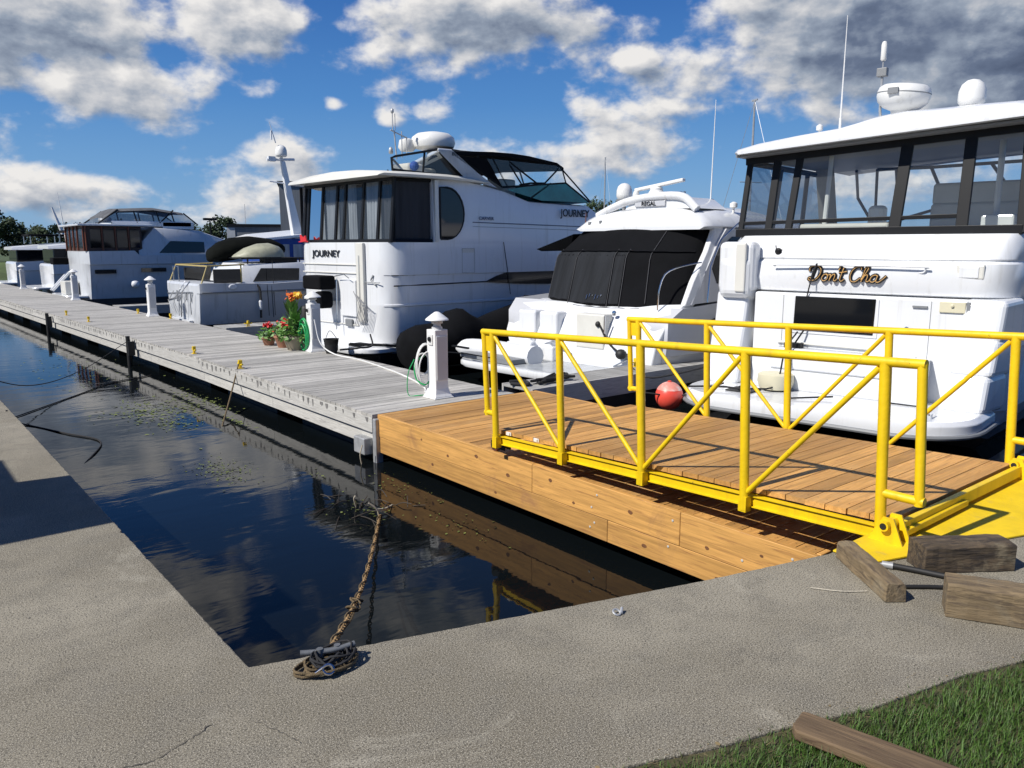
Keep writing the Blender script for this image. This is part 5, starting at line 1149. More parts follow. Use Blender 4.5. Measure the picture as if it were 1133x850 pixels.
rope([(6.9, 13.55, DT + .02), (7.0, 13.0, DT + .1), (7.5, 13.4, -.2), (7.75, 13.9, -.05)], .018, roped, 'dark mooring line at the stern corner of the tall curtained yacht')

# ================================================================ SMALL CABIN CRUISER
sc = thing('cabin_cruiser', 'small white cabin cruiser with a dinghy on its roof and grey shaded side', 'cruiser', (7.2, 23.7, WZ), 0, dz=WZ)
mb = MB(); hull_loft(mb, [(-.08, 1.35, .60, 0, 0), (-.04, 1.46, .66, 0, 0), (.06, 1.5, .68, 0, 0), (2, 1.55, .62, 0, 0), (4, 1.5, .7, 0, .2), (6, .9, .85, .4, .7), (7.4, .1, 1.0, .6, 1)], [(-.5, .88), (-.35, .92), (.38, .97), (.40, 1.0), (.45, 1.0), (None, 1.0)]); hs_ = mb.build('hull', gelshade, sc, smooth=30)
mb = MB(); hull_loft(mb, [(-.05, 1.38, -.48, 0, 0), (4, 1.4, -.48, 0, 0), (7, .3, -.48, 0, 1)], [(-1.2, .3), (None, 1)]); mb.build('bottom', antifoul, sc)
mb = MB(); mb.tube([(x, -1.52 - .01 * x, .42) for x in (0, 1.2, 2.4, 3.4)], .016, 6); mb.build('rub_rail', greyp, hs_)
mb = MB(); box_loft(mb, [(1.15, 1.28, 1.10, .55, .85), (1.32, 1.28, 1.15, .55, 1.17), (3.2, 1.30, 1.18, .55, 1.22), (4.6, 1.2, 1.0, .6, 1.2), (5.6, .8, .5, .65, .95)], r=.06); cb = mb.build('cabin', gel, sc, smooth=40)
for s_ in (-1, 1):
    mb = MB(); mb.sidepatch([(1.55, .68), (2.95, .68), (2.98, 1.04), (1.80, 1.06)], 1.255, s_, t=.02); mb.build('cabin_window', darkglass, cb)
mb = MB(); mb.box(-.2, -.1, -.9, .9, -.45, -.38); mb.build('swim_platform', gel, sc)
mb = MB(); mb.box(.35, 1.1, -1.2, 1.2, .2, .66); mb.build('engine_cover', black, sc, bevel=.04)
for y_ in (-1.30, 1.25):
    mb = MB(); mb.box(.42, 1.22, y_, y_ + .05, .66, 1.05); mb.build('side_curtain', darkglass, sc)
frame_tubes([[V(.03, -1.42, .66), V(.22, -1.38, 1.14), V(1.3, -1.3, 1.17)], [V(.03, 1.42, .66), V(.22, 1.38, 1.14), V(1.3, 1.3, 1.17)], [V(.22, -1.38, 1.14), V(.22, 1.38, 1.14)], [V(1.2, -1.3, .66), V(1.2, -1.3, 1.2)]], .022, 'cockpit_frame', yellowish if 'yellowish' in globals() else material('wooden_rail', (.42, .33, .12), .5), sc)
frame_tubes([[V(.02, .5, .66), V(.02, .5, 1.1), V(.02, 1.0, 1.1), V(.02, 1.0, .66)], [V(-.02, -.6, .7), V(-.25, -.55, .4), V(-.25, -.4, -.3)], [V(-.02, -.2, .7), V(-.22, -.2, .4), V(-.22, -.1, -.3)], [V(-.1, 1.3, .3), V(-.1, -1.0, .42)], [V(-.1, 1.3, .1), V(-.12, 0, .28)]], .016, 'stern_rail', steel, sc)
rnd = random.Random(3)
for k in range(9):
    mb = MB(); mb.box(-.13, -.10, -1.1 + .2 * k, -1.06 + .2 * k, rnd.uniform(.1, .3), rnd.uniform(.3, .45)) if k % 2 else mb.tube([(-.14, -1.2 + .22 * k, .4), (-.2, -1.1 + .25 * k, .1), (-.16, -1.0 + .2 * k, -.2)], .012, 5)
    mb.build('stern_fitting', galv, sc)
mb = MB(); mb.lathe([(.01, 0), (.06, .01), (.08, .02), (.06, .04)], 12, M=Matrix.Translation((.85, -1.51, .56)) @ Matrix.Rotation(PI / 2, 4, 'X') @ Matrix.Diagonal((1.5, 1, 1, 1))); mb.build('vent', gel, sc)
mb = MB(); mb.tube([(1.55, -1.50, .62), (1.62, -1.58, .4), (1.60, -1.58, -.35)], .035, 6, smooth=3); mb.tube([(1.85, -1.54, .6), (1.85, -1.58, -.3)], .01, 5); mb.tube([(1.98, -1.54, .6), (1.98, -1.58, -.35)], .01, 5); mb.tube([(2.05, -1.5, 1.3), (2.05, -1.54, -.3)], .008, 5); mb.build('hanging_fender', rubber, sc)
mb = MB(); mb.lathe([(.03, -.14), (.05, -.1), (.05, .1), (.03, .14)], 10, c=(1.60, -1.60, .02)); mb.build('white_fender', gel, sc)
rack = MB()
for x in (1.5, 2.3, 3.1): rack.tube([(x, -1.05, 1.18), (x, -1.05, 1.34), (x, 1.0, 1.34), (x, 1.0, 1.18)], .02, 6)
rack.tube([(1.3, -1.1, 1.33), (3.3, -1.1, 1.33)], .02, 6); rack.tube([(1.3, 1.0, 1.33), (3.3, 1.0, 1.33)], .02, 6); rack.box(2.0, 3.0, -1.1, -.7, 1.22, 1.32); rack.build('roof_rack', black, sc)
dn = thing('dinghy', 'pale dinghy lying upside down on the roof rack of the small cabin cruiser', 'dinghy', (7.2, 23.7, WZ), 0, dz=WZ)
mb = MB(); rings = []
for x, w_, z1 in ((1.25, .05, 1.40), (1.38, .28, 1.48), (1.65, .46, 1.64), (2.0, .52, 1.76), (2.35, .52, 1.78), (2.6, .48, 1.70), (2.68, .4, 1.58)):
    rings.append([V(x, -.55 + w_ * c, 1.37 + (z1 - 1.37) * s_) for c, s_ in ((-1, 0), (-.98, .3), (-.8, .7), (-.35, .95), (0, 1), (.35, .95), (.8, .7), (.98, .3), (1, 0), (0, -.02))])
mb.loft(rings); mb.build('dinghy_hull', dinghym, dn, smooth=50)
cvd = thing('boat_cover', 'black canvas cover heaped behind the pale dinghy', 'cover', (7.2, 24.6, WZ), 0, dz=WZ)
mb = MB(); rings = []
for x, w_, z0, z1 in ((1.0, .05, 1.25, 1.40), (1.1, .4, 1.2, 1.62), (1.35, .55, 1.2, 1.80), (1.75, .6, 1.25, 1.95), (2.3, .6, 1.35, 2.0), (3.0, .6, 1.4, 1.92), (3.3, .5, 1.4, 1.78), (3.42, .1, 1.45, 1.6)):
    rings.append([V(x, w_ * math.cos(a), lerp(z0, z1, .5 + .5 * math.sin(a))) for a in [2 * PI * i / 14 for i in range(14)]])
mb.loft(rings); mb.build('cover', tarpg, cvd, smooth=60)

# ================================================================ YACHT WITH BROWN AFT WINDOWS
bc = thing('aft_cabin_yacht', 'older white yacht with brown-curtained aft windows and a grey canvas flybridge', 'yacht', (7.2, 37.4, WZ), 0, dz=WZ)
w2 = 1.9
mb = MB(); hull_loft(mb, [(-.2, 1.3, 1.46, 0, 0), (-.12, 1.62, 1.48, 0, 0), (0, 1.85, 1.48, 0, 0), (1.7, w2, 1.5, 0, 0), (1.9, w2, 1.30, 0, 0), (5, w2, 1.35, 0, .1), (8, 1.5, 1.5, .3, .5), (10.5, .2, 1.7, .6, 1)], [(-.45, .86), (.5, .95), (.92, .985), (.95, 1.01), (1.0, 1.01), (None, 1.0)]); hb = mb.build('hull', gelshade, bc, smooth=30)
mb = MB(); mb.box(-.5, 8, -1.75, 1.75, -1.1, -.45); mb.build('bottom', antifoul, bc)
mb = MB(); mb.box(-.1, 2.05, -1.75, 1.75, 1.48, 2.48); mb.build('aft_enclosure', brownw, bc)
for k, (ya, yb) in enumerate(((1.6, .95), (.85, .2), (.1, -.55), (-.65, -1.6))):
    mb = MB(); mb.box(-.125, -.108, yb, ya, 1.62, 2.36); mb.build('aft_window', darkglass, bc, bevel=.02)
for k, (xa, xb) in enumerate(((.1, .5), (.6, 1.0), (1.1, 1.5), (1.6, 1.98))):
    mb = MB(); mb.box(xa, xb, -1.772, -1.755, 1.62, 2.36); mb.build('side_aft_window', darkglass, bc, bevel=.02)
vp_ = material('varnished_post', (.13, .035, .015), .4)
for q_ in [[V(x, -1.78, 1.5), V(x, -1.78, 2.48)] for x in (-.05, .55, 1.05, 1.55)] + [[V(-.13, y, 1.5), V(-.13, y, 2.48)] for y in (1.7, .9, .15, -.6, -1.7)]: frame_tubes([q_], .035, 'enclosure_post', vp_, bc)
mb = MB(); mb.box(-.35, 2.5, -1.95, 1.95, 2.49, 2.57); mb.build('hard_top', gel, bc, bevel=.02)
mb = MB(); box_loft(mb, [(1.9, 1.8, 1.7, 1.3, 1.7), (2.6, 1.8, 1.68, 1.3, 2.45), (4.5, 1.75, 1.55, 1.3, 2.35), (5.6, 1.65, 1.3, 1.3, 2.0), (7.2, 1.3, .9, 1.4, 1.65)], r=.1); cb = mb.build('cabin', gelshade, bc, smooth=35)
mb = MB(); mb.sidepatch([(2.7, 1.40), (4.6, 1.40), (4.6, 1.86), (3.2, 1.90)], lambda x, z: 1.78 - .1 * (z - 1.3), -1, t=.03); mb.build('cabin_window', darkglass, cb)
mb = MB(); mb.sidepatch([(5.0, 1.42), (6.2, 1.46), (5.8, 1.82), (5.3, 1.9)], lambda x, z: 1.66 - .12 * (x - 5) - .1 * (z - 1.3), -1, t=.05); mb.build('cabin_window', darkglass, cb)
mb = MB(); mb.sidepatch([(.15, .58), (.95, .58), (.95, .74), (.15, .74)], 1.85, -1, t=.02); mb.sidepatch([(1.9, .62), (2.9, .62), (2.9, .78), (1.9, .78)], 1.88, -1, t=.02); mb.build('hull_port', darkglass, bc)
mb = MB(); rings = []
for x, z in ((.8, 2.9), (1.3, 3.2), (2.7, 3.28), (3.9, 3.1)): rings.append([V(x, -1.45, z - .10), V(x, -1.3, z), V(x, 0, z + .05), V(x, 1.3, z), V(x, 1.45, z - .1), V(x, 0, z - .04)])
mb.loft(rings); mb.build('flybridge_top', canvas2 if 'canvas2' in globals() else material('grey_canvas', (.10, .105, .115), .85, var=.3, bump=.3, bscale=6), bc, smooth=50)
mb = MB(); mb.box(1.0, 4.2, -1.5, -1.46, 2.5, 2.72); mb.box(1.0, 4.2, 1.46, 1.5, 2.5, 2.72); mb.box(3.0, 4.3, -1.5, 1.5, 2.4, 2.7); mb.box(1.0, 1.05, -1.5, 1.5, 2.5, 2.68); mb.build('flybridge_coaming', gel, bc, bevel=.02)
for q_ in [[V(.5, s_ * 1.5, 2.6), V(1.3, s_ * 1.4, 3.18)] for s_ in (-1, 1)] + [[V(x, s_ * 1.48, 2.65), V(x - .1, s_ * 1.4, 3.15)] for x in (2.0, 2.9, 3.5) for s_ in (-1, 1)] + [[V(3.9, s_ * 1.45, 3.08), V(4.5, s_ * 1.4, 2.6)] for s_ in (-1, 1)] + [[V(2.9, -1.48, 2.65), V(3.5, -1.4, 3.2)]]: frame_tubes([q_], .03, 'flybridge_frame', black, bc)
for s_ in (-1, 1):
    mb = MB(); mb.add([V(.55, s_ * 1.5, 2.62), V(4.4, s_ * 1.46, 2.62), V(3.9, s_ * 1.42, 3.05), V(1.3, s_ * 1.4, 3.15)], [(0, 1, 2, 3)]); mb.build('flybridge_curtain', smoke, bc)
mb = MB(); slab(mb, rounded_plan(-.95, -.1, 1.5, .3), -.42, -.3, .03); mb.build('swim_platform', gel, bc)
mb = MB(); mb.box(-.75, -.25, -.6, .35, -.3, .25); mb.build('deck_box', gel2, bc, bevel=.03)
mb = MB(); mb.lathe([(.01, -.16), (.14, -.12), (.18, 0), (.14, .12), (.01, .16)], 14, c=(1.6, -2.0, .12)); mb.build('white_fender', gel, bc, smooth=60)
frame_tubes([[V(-.2, 1.5, .6), V(-.9, 1.7, -.2)], [V(-.2, 1.1, .6), V(-.9, 1.3, -.2)]], .05, 'boarding_ladder', gel, bc)
mb = MB(); mb.box(-.8, -.2, 1.2, 1.9, .9, 1.2); mb.build('covered_davit', canvas, bc, bevel=.05)
frame_tubes([[V(x, -1.8, 1.45 + .02 * x), V(x, -1.82, 1.75 + .02 * x)] for x in (6.5, 7.3, 8.1, 8.9)] + [[V(5.8, -1.78, 1.85), V(9.5, -1.2, 2.0)]], .015, 'bow_rail', steel, bc)

# ================================================================ FAR LEFT CRUISERS
def far_cruiser(loc, deg, label, L=8, w_=1.7, hgt=1.0):
    t = thing('express_cruiser', label, 'cruiser', loc, deg, group='far cruisers at the left end of the dock', dz=None); DZ[t.name] = WZ
    mb = MB(); hull_loft(mb, [(-.1, w_ * .85, .7, 0, 0), (0, w_, .8, 0, 0), (L * .5, w_, 1.0, 0, 0), (L * .8, w_ * .7, 1.2, .3, .6), (L, .1, 1.4, .6, 1)], [(-.7, .86), (.3, .97), (.34, 1.01), (None, 1)]); mb.build('hull', gel, t, smooth=30)
    mb = MB(); mb.box(.1, 2.2, -w_ * .85, w_ * .85, .78, 1.55 * hgt); mb.build('cockpit_curtain', darkglass, t, bevel=.05)
    mb = MB(); box_loft(mb, [(-.1, w_ * .9, w_ * .85, 1.55 * hgt, 1.7 * hgt), (2.5, w_ * .95, w_ * .85, 1.55 * hgt, 1.95 * hgt), (4.5, w_ * .9, w_ * .7, 1.4 * hgt, 2.0 * hgt), (6, w_ * .8, w_ * .5, 1.0, 1.4)]); cb = mb.build('cabin', gel, t, smooth=40)
    mb = MB(); mb.sidepatch([(1.4, 1.62 * hgt), (3.9, 1.60 * hgt), (3.6, 1.85 * hgt), (1.8, 1.86 * hgt)], w_ * .92, -1); mb.sidepatch([(.5, 1.0), (2.6, 1.05), (2.4, 1.4 * hgt), (.7, 1.4 * hgt)], w_ * .88, -1, t=.02); mb.build('cabin_window', darkglass, cb)
    mb = MB(); mb.box(.8, 3.4, -w_ * .7, w_ * .7, 2.35 * hgt, 2.47 * hgt); mb.build('flybridge_top', canvas, t, bevel=.05)
    frame_tubes([[V(x, s_ * w_ * .68, 1.9 * hgt), V(x, s_ * w_ * .68, 2.4 * hgt)] for x in (.9, 2.1, 3.3) for s_ in (-1, 1)], .025, 'flybridge_frame', steel, t)
    mb = MB(); slab(mb, rounded_plan(-.9, 0, w_ * .9, .3), -.42, -.3, .03); mb.build('swim_platform', gel, t)
    return t
f1 = far_cruiser((7.3, 45.8, WZ), 0, 'dark-windowed white cruiser just left of the brown-windowed yacht')
f2 = far_cruiser((6.7, 53, WZ), 0, 'white cruiser at the far left edge, last boat along the dock', hgt=.95)
mb = MB(); mb.lathe([(.5, 2.5), (.45, 2.6), (.15, 2.75), (.12, 2.9), (.35, 3.0), (.3, 3.15), (.05, 3.3), (.03, 3.5)], 16, c=(3.0, .6, 0)); mb.build('radar_dome', radomem, f1, smooth=50)
mb = MB(); mb.tube([(2.8, 0, 2.2), (2.3, 0, 3.9)], .12, 8, r2=.05); mb.build('mast', gel, f2, smooth=50)
whip(f1, 1.2, 1.2, 1.9, 4.4, -.2, .03)
# boat with blue canopy and radar mast behind the small cruiser
tb_ = thing('trawler', 'boat with blue side curtains and a leaning white radar mast, beside the tall curtained yacht', 'trawler', (11.0, 28.2, WZ), 0, dz=WZ)
mb = MB(); hull_loft(mb, [(-.1, 1.5, .8, 0, 0), (0, 1.7, .85, 0, 0), (4, 1.7, 1.0, 0, 0), (7, .8, 1.3, .4, .8), (8, .1, 1.4, .5, 1)], [(-.7, .86), (None, 1)]); mb.build('hull', gel, tb_, smooth=30)
mb = MB(); mb.box(.2, 3.5, -1.45, 1.45, .85, 1.95); mb.build('side_curtain', bluec, tb_)
mb = MB()
for x in (.45, .95, 1.45, 1.95): mb.box(x, x + .35, -1.47, -1.45, 1.3, 1.75)
mb.build('curtain_window', curtain, tb_)
mb = MB(); mb.loft([[V(x, -1.6, z), V(x, 0, z + .15), V(x, 1.6, z), V(x, 1.6, z - .08), V(x, -1.6, z - .08)] for x, z in ((-.2, 1.95), (3.8, 2.35))]); mb.build('canopy', gel, tb_)
mb = MB(); rings = [[V(x + a * w_, -1.2 + b * w_, z) for a, b in ((-1, -.7), (1, -.7), (1, .7), (-1, .7))] for x, z, w_ in ((1.30, 1.0, .16), (1.2, 2.2, .17), (1.0, 3.4, .12), (.82, 4.6, .08))]; mb.loft(rings); ms = mb.build('radar_mast', gel, tb_, bevel=.02)
mb = MB(); mb.tube([(.25, -1.2, 4.62), (1.25, -1.2, 4.68)], .05, 8); mb.tube([(.3, -1.2, 3.9), (.9, -1.2, 3.85)], .025, 6); mb.box(.3, .55, -1.25, -1.1, 4.58, 4.74); mb.tube([(.6, -1.2, 5.2), (.4, -1.2, 5.9)], .02, 6, r2=.008); mb.tube([(.45, -1.2, 5.3), (.45, -1.2, 5.6)], .03, 6); mb.build('spreader', gel, ms, smooth=40)
satdome(ms, .78, -1.2, 4.75, .2)
# ================================================================ THINGS ON THE QUAY
# anchor chain and rope
ch = MB(); A = V(1.34, 2.84, .03); B_ = V(3.60, 6.38, WZ + .01); d_ = B_ - A; L_ = d_.length; n_ = int(L_ / .034)
side = d_.cross(V(0, 0, 1)).normalized(); upv = side.cross(d_).normalized()
for i in range(n_):
    t = i / n_; p_ = A + d_ * t + V(0, 0, -.16 * math.sin(PI * t)); sag = -.16 * PI * math.cos(PI * t)
    X = (d_ + V(0, 0, sag)).normalized(); Y = (side if i % 2 else upv); Z = X.cross(Y).normalized(); Y = Z.cross(X)
    M_ = Matrix((X, Y, Z)).transposed() @ Matrix.Diagonal((1.25, .72, 1))
    ch.torus(p_, .0165, .0048, M_.to_4x4(), n=8, m=5)
cho = thing('mooring_chain', 'rusty chain with rope, running from a heap on the concrete edge into the water', 'chain', (1.34, 2.84, 0))
chmat = material('rusty_chain', (.34, .22, .10), .65, metal=.2, var=.4, vscale=40)
sh(ch, 1.34, 2.84).build('chain', chmat, cho, smooth=60)
def along(t, o=0, z=0):
    p_ = A + d_ * t + V(0, 0, -.16 * math.sin(PI * t)); return p_ + side * o + V(0, 0, z)
mb = MB(); mb.tube([along(t / 120, .016 * math.sin(t * .7), .004 + .012 * math.cos(t * .7)) for t in range(0, 121)], .0062, 6)
mb.tube([along(t / 40, -.016 + .008 * math.sin(t * .7), -.03 - .03 * math.sin(t / 40 * PI * 2)) for t in range(0, 22)], .006, 6)
rnd = random.Random(6)
mb.tube([along(.30 + .04 * math.sin(k * .35) * 1.0, .035 * math.cos(k * 1.3), .02 * math.sin(k * 1.1)) for k in range(18)], .006, 6, smooth=2)
sh(mb, 1.34, 2.84).build('rope', ropeo, cho, smooth=60)
mb = MB(); pts = []
for k in range(70):
    a = k * .62; r_ = .035 + .075 * abs(math.sin(k * .37)); pts.append((1.30 + 1.1 * r_ * math.cos(a) + .02 * math.sin(k), 2.77 + .75 * r_ * math.sin(a), .010 + .035 * (k / 70) * rnd.uniform(.3, 1)))
mb.tube(pts, .0062, 6, smooth=2); sh(mb, 1.34, 2.84).build('rope_heap', ropeo, cho, smooth=60)
mb = MB(); pts = []
for k in range(44): a = k * .8; r_ = .04 + .06 * abs(math.sin(k * .5)); pts.append((1.33 + r_ * math.cos(a), 2.77 + .7 * r_ * math.sin(a), .02 + .05 * rnd.random()))
mb.tube(pts, .005, 6, smooth=2); sh(mb, 1.34, 2.84).build('dark_rope_heap', roped, cho, smooth=60)
mb = MB(); mb.torus((1.27, 2.70, .035), .022, .0055, Matrix.Rotation(R(35), 4, 'X'), 16, 6); mb.tube([(1.22, 2.715, .03), (1.27, 2.70, .055), (1.29, 2.69, .02)], .005, 6, smooth=4); sh(mb, 1.34, 2.84).build('shackle', steel, cho, smooth=60)
cl = MB(); cl.tube([(1.22, 2.85, .058), (1.29, 2.815, .055), (1.36, 2.79, .055), (1.43, 2.78, .060)], .012, 10, smooth=3); cl.tube([(1.29, 2.815, .0), (1.29, 2.815, .07)], .014, 8); cl.tube([(1.36, 2.80, .0), (1.36, 2.80, .07)], .014, 8); cl.box(1.25, 1.40, 2.77, 2.85, .0, .012)
tag(cl.build('dock_cleat', material('dull_steel', (.16, .17, .18), .6, metal=.3, var=.3, vscale=25), None, smooth=50), 'grey steel cleat on the concrete edge, under the chain heap', 'cleat')
# drowned branch with weed where the chain meets the water
br = thing('dead_branch', 'bare branches sticking out of the weedy water where the chain goes in', 'branch', (3.6, 6.4, WZ))
mb = MB(); rnd = random.Random(12)
for k in range(30):
    a = rnd.uniform(0, 2 * PI); l = rnd.uniform(.12, .45); z = rnd.uniform(-.02, .12); c_ = V(rnd.uniform(-.3, .45), rnd.uniform(-.25, .8), -.01)
    mb.tube([c_, c_ + V(math.cos(a) * l * .5, math.sin(a) * l * .5, z * .8), c_ + V(math.cos(a) * l, math.sin(a) * l, z * rnd.uniform(.2, 1))], rnd.uniform(.002, .006), 5, smooth=3)
mb.build('twigs', material('wet_branch', (.05, .04, .03), .6, var=.4), br, smooth=60)
pbm = material('pale_branch', (.42, .38, .30), .8)
for q_ in ([(0, 0, -.02), (-.02, .0, .06), (-.09, .03, .13)], [(-.02, 0, .06), (.07, 0, .05), (.16, .02, .06)], [(.75, 1.7, -.02), (.72, 1.68, .12), (.74, 1.66, .24)], [(-.05, .35, -.02), (-.1, .3, .1), (-.1, .28, .14)]):
    mb = MB(); mb.tube(q_, .008, 6, smooth=4); mb.build('pale_twig', pbm, br, smooth=60)

def timber_block(label, c, ang, L, w_, h, mat, seed, tilt=0):
    t = thing('timber_block', label, 'timber', (c[0], c[1], 0), ang, group='loose timbers by the gangway')
    rnd = random.Random(seed); mb = MB(); rings = []
    n = 14
    for i in range(n + 1):
        x = -L / 2 + L * i / n; e = .004 if 0 < i < n else .0
        j = lambda: rnd.uniform(-1, 1) * .0035
        k = 1 if 0 < i < n else .985
        P = [(-w_ / 2, 0.002), (w_ / 2, 0.002), (w_ / 2, h * .5), (w_ / 2, h - .01), (w_ / 2 - .012, h), (0, h + .002), (-w_ / 2 + .012, h), (-w_ / 2, h - .01), (-w_ / 2, h * .5)]
        rings.append([V(x, y * k + j(), z * (k if z > .01 else 1) + (j() if z > .01 else 0) + tilt * x) for y, z in P])
    mb.loft(rings); o = mb.build('block', mat, t, bevel=.004); return t
timber_block('slim grey-brown timber lying against the yellow landing plate corner', (3.865, 1.795), math.degrees(math.atan2(.42, .33)), .56, .10, .098, timber, 1)
b2 = timber_block('big weathered timber block with a rounded dark notch, behind the other big block', (4.40, 1.56), math.degrees(math.atan2(-.32, .45)), .50, .17, .15, timberd, 2)
b3 = timber_block('big timber block cut off by the right picture edge, in front of the notched one', (3.93, 1.13), math.degrees(math.atan2(-.50, .26)), .60, .16, .165, timber, 3)
mb = MB(); mb.lathe([(.01, 0), (.012, .003)], 8, M=Matrix.Translation((.06, -.081, .10)) @ Matrix.Rotation(PI / 2, 4, 'X')); mb.lathe([(.01, 0), (.012, .003)], 8, M=Matrix.Translation((.06, -.081, .05)) @ Matrix.Rotation(PI / 2, 4, 'X')); mb.build('bolt_hole', black, b3)
PLK = (2.385, 1.30, 0); PLA = -77.5
pk = thing('plank', 'reddish brown plank lying on the grass at the bottom edge', 'plank', PLK, PLA)
mb = MB(); mb.loft([[V(x, y0, z), V(x, y1, z), V(x, y1, z + .038), V(x, y0, z + .038)] for x, y0, y1, z in ((-.02, -.03, .07, .012), (.0, -.062, .078, .012), (.3, -.065, .075, .010), (.9, -.065, .075, .005))]); mb.build('board', plankm, pk, bevel=.006)
cab = thing('cable', 'thick black cable with a silver fitting lying behind the slim timber', 'cable', (4.06, 1.80, 0))
mb = MB(); mb.tube([(.02, -.02, .02), (.06, -.12, .018), (.10, -.24, .016), (.14, -.36, .018), (.22, -.45, .018)], .016, 8, smooth=5); mb.build('sleeve', rubber, cab, smooth=60)
mb = MB(); mb.tube([(.0, .02, .02), (.02, -.03, .02)], .019, 10); mb.tube([(-.03, .05, .015), (.0, .02, .02)], .008, 8); mb.build('fitting', galv, cab, smooth=50)
mb = MB(); mb.tube([(3.70, 1.72, .006), (3.60, 1.80, .006), (3.52, 1.92, .006)], .003, 5, smooth=3); tag(mb.build('wire', ropew, None), 'thin pale wire on the concrete beside the slim timber', 'wire')
rope([(3.86, 1.64, .012), (4.0, 1.52, .012), (4.15, 1.36, .012)], .011, rubber, 'thin black cord on the concrete between the timbers')
mb = MB(); mb.torus((2.56, 2.345, .012), .018, .005, Matrix.Rotation(R(25), 4, 'X'), 14, 6); mb.tube([(2.575, 2.33, .008), (2.60, 2.35, .02)], .007, 6); tag(mb.build('shackle', galv, None, smooth=50), 'tiny steel shackle lying alone on the concrete', 'shackle')

# small debris on the concrete: pebbles and dry bits
pb = MB(); rnd = random.Random(15)
for _ in range(420):
    x = rnd.uniform(-1.5, 4.5); y = rnd.uniform(1.0, 9)
    if not (x < 1.0 or (y < 2.0 and y > 1.25 - .0 + max(0, (2.6 - x)) * .25)): continue
    r_ = rnd.uniform(.0015, .005); pb.sphere((x, y, r_ * .4), r_, 6, (1, rnd.uniform(.6, 1), .6))
tag(pb.build('gravel', material('pebbles', (.25, .23, .19), .9, var=.5, vscale=30)), 'tiny loose pebbles and grit scattered on the concrete', 'gravel', kind='stuff')

# ================================================================ FLOWER POTS
def flower_pot(loc, label, s, blooms, tall):
    t = thing('flower_pot', label, 'planter', loc, 0, group='flower pots on the dock')
    mb = MB(); mb.lathe([(.13 * s, 0), (.19 * s, .18 * s), (.21 * s, .2 * s), (.21 * s, .24 * s), (.17 * s, .235 * s), (.01, .21 * s)], 20); mb.build('pot', potb if tall else potm, t, smooth=40)
    rnd = random.Random(int(s * 100)); lf = MB()
    for _ in range(420 if tall else 160):
        a = rnd.uniform(0, 2 * PI); rr = rnd.uniform(0, .30 * s); z = .2 * s + rnd.uniform(-.05, .40) * s * (1 - rr / (.6 * s)); c_ = V(rr * math.cos(a), rr * math.sin(a), z)
        d1 = V(rnd.uniform(-1, 1), rnd.uniform(-1, 1), rnd.uniform(-.5, .8)).normalized(); d2 = d1.orthogonal().normalized(); l = rnd.uniform(.03, .07)
        lf.add([c_ - d1 * l, c_ + d2 * l * .45, c_ + d1 * l, c_ - d2 * l * .45], [(0, 1, 2, 3)])
    for k in range(tall):
        a = rnd.uniform(0, 2 * PI); bx, by = .06 * math.cos(a), .06 * math.sin(a); hh = rnd.uniform(.75, 1.0)
        lf.tube([(bx, by, .2), (bx * 1.3, by * 1.3, hh)], .010, 5)
        for m in range(5):
            z = .35 + m * .1; a2 = rnd.uniform(0, 2 * PI); dx, dy = math.cos(a2), math.sin(a2)
            lf.add([(bx, by, z), (bx + dx * .10 - dy * .05, by + dy * .10 + dx * .05, z + .16), (bx + dx * .2, by + dy * .2, z + .28), (bx + dx * .10 + dy * .05, by + dy * .10 - dx * .05, z + .14)], [(0, 1, 2, 3)])
    lf.build('foliage', leaf, t)
    for m_, n_, (cx, cy, cz), rr in blooms:
        fl = MB()
        for _ in range(n_):
            c_ = V(cx + rnd.gauss(0, rr), cy + rnd.gauss(0, rr), cz + rnd.gauss(0, rr * .7)); d1 = V(rnd.uniform(-1, 1), rnd.uniform(-1, 1), rnd.uniform(-1, 1)).normalized(); d2 = d1.orthogonal().normalized(); l = rnd.uniform(.02, .045)
            fl.add([c_ - d1 * l, c_ + d2 * l, c_ + d1 * l, c_ - d2 * l], [(0, 1, 2, 3)])
        fl.build('blooms', m_, t)
    return t
flower_pot((6.32, 14.25, DT), 'stone pot with tall orange and yellow blooms, beside the green hose', 1.15, [(orangefl, 90, (.02, .1, 1.02), .055), (yellowfl, 50, (.05, -.12, 1.05), .045), (redfl, 60, (-.05, .25, .45), .05)], 5)
flower_pot((6.32, 14.75, DT), 'pot with bright red geraniums, left of the tall orange blooms', 1.0, [(redfl, 90, (.0, -.1, .48), .06), (redfl, 60, (.05, .22, .40), .05)], 0)
flower_pot((6.2, 15.25, DT), 'low terracotta pot with a single red bloom, leftmost of the pots', .7, [(redfl, 40, (.0, .0, .42), .04)], 0)
mb = MB(); mb.lathe([(.10, 0), (.14, .26), (.15, .27), (.13, .26), (.12, .05)], 18, c=(6.62, 13.35, DT)); mb.tube([(6.5, 13.35, DT + .26), (6.6, 13.35, DT + .42), (6.74, 13.35, DT + .26)], .006, 5, smooth=4)
tag(mb.build('bucket', rubber, None, smooth=50), 'black bucket on the dock behind the white post with green hose', 'bucket')
mb = MB(); mb.lathe([(.09, 0), (.10, .02), (.10, .75), (.07, .80), (.02, .82)], 12, c=(6.72, 14.6, DT)); tag(mb.build('dock_post', rubber, None, smooth=50), 'dark post standing among the flower pots', 'post')

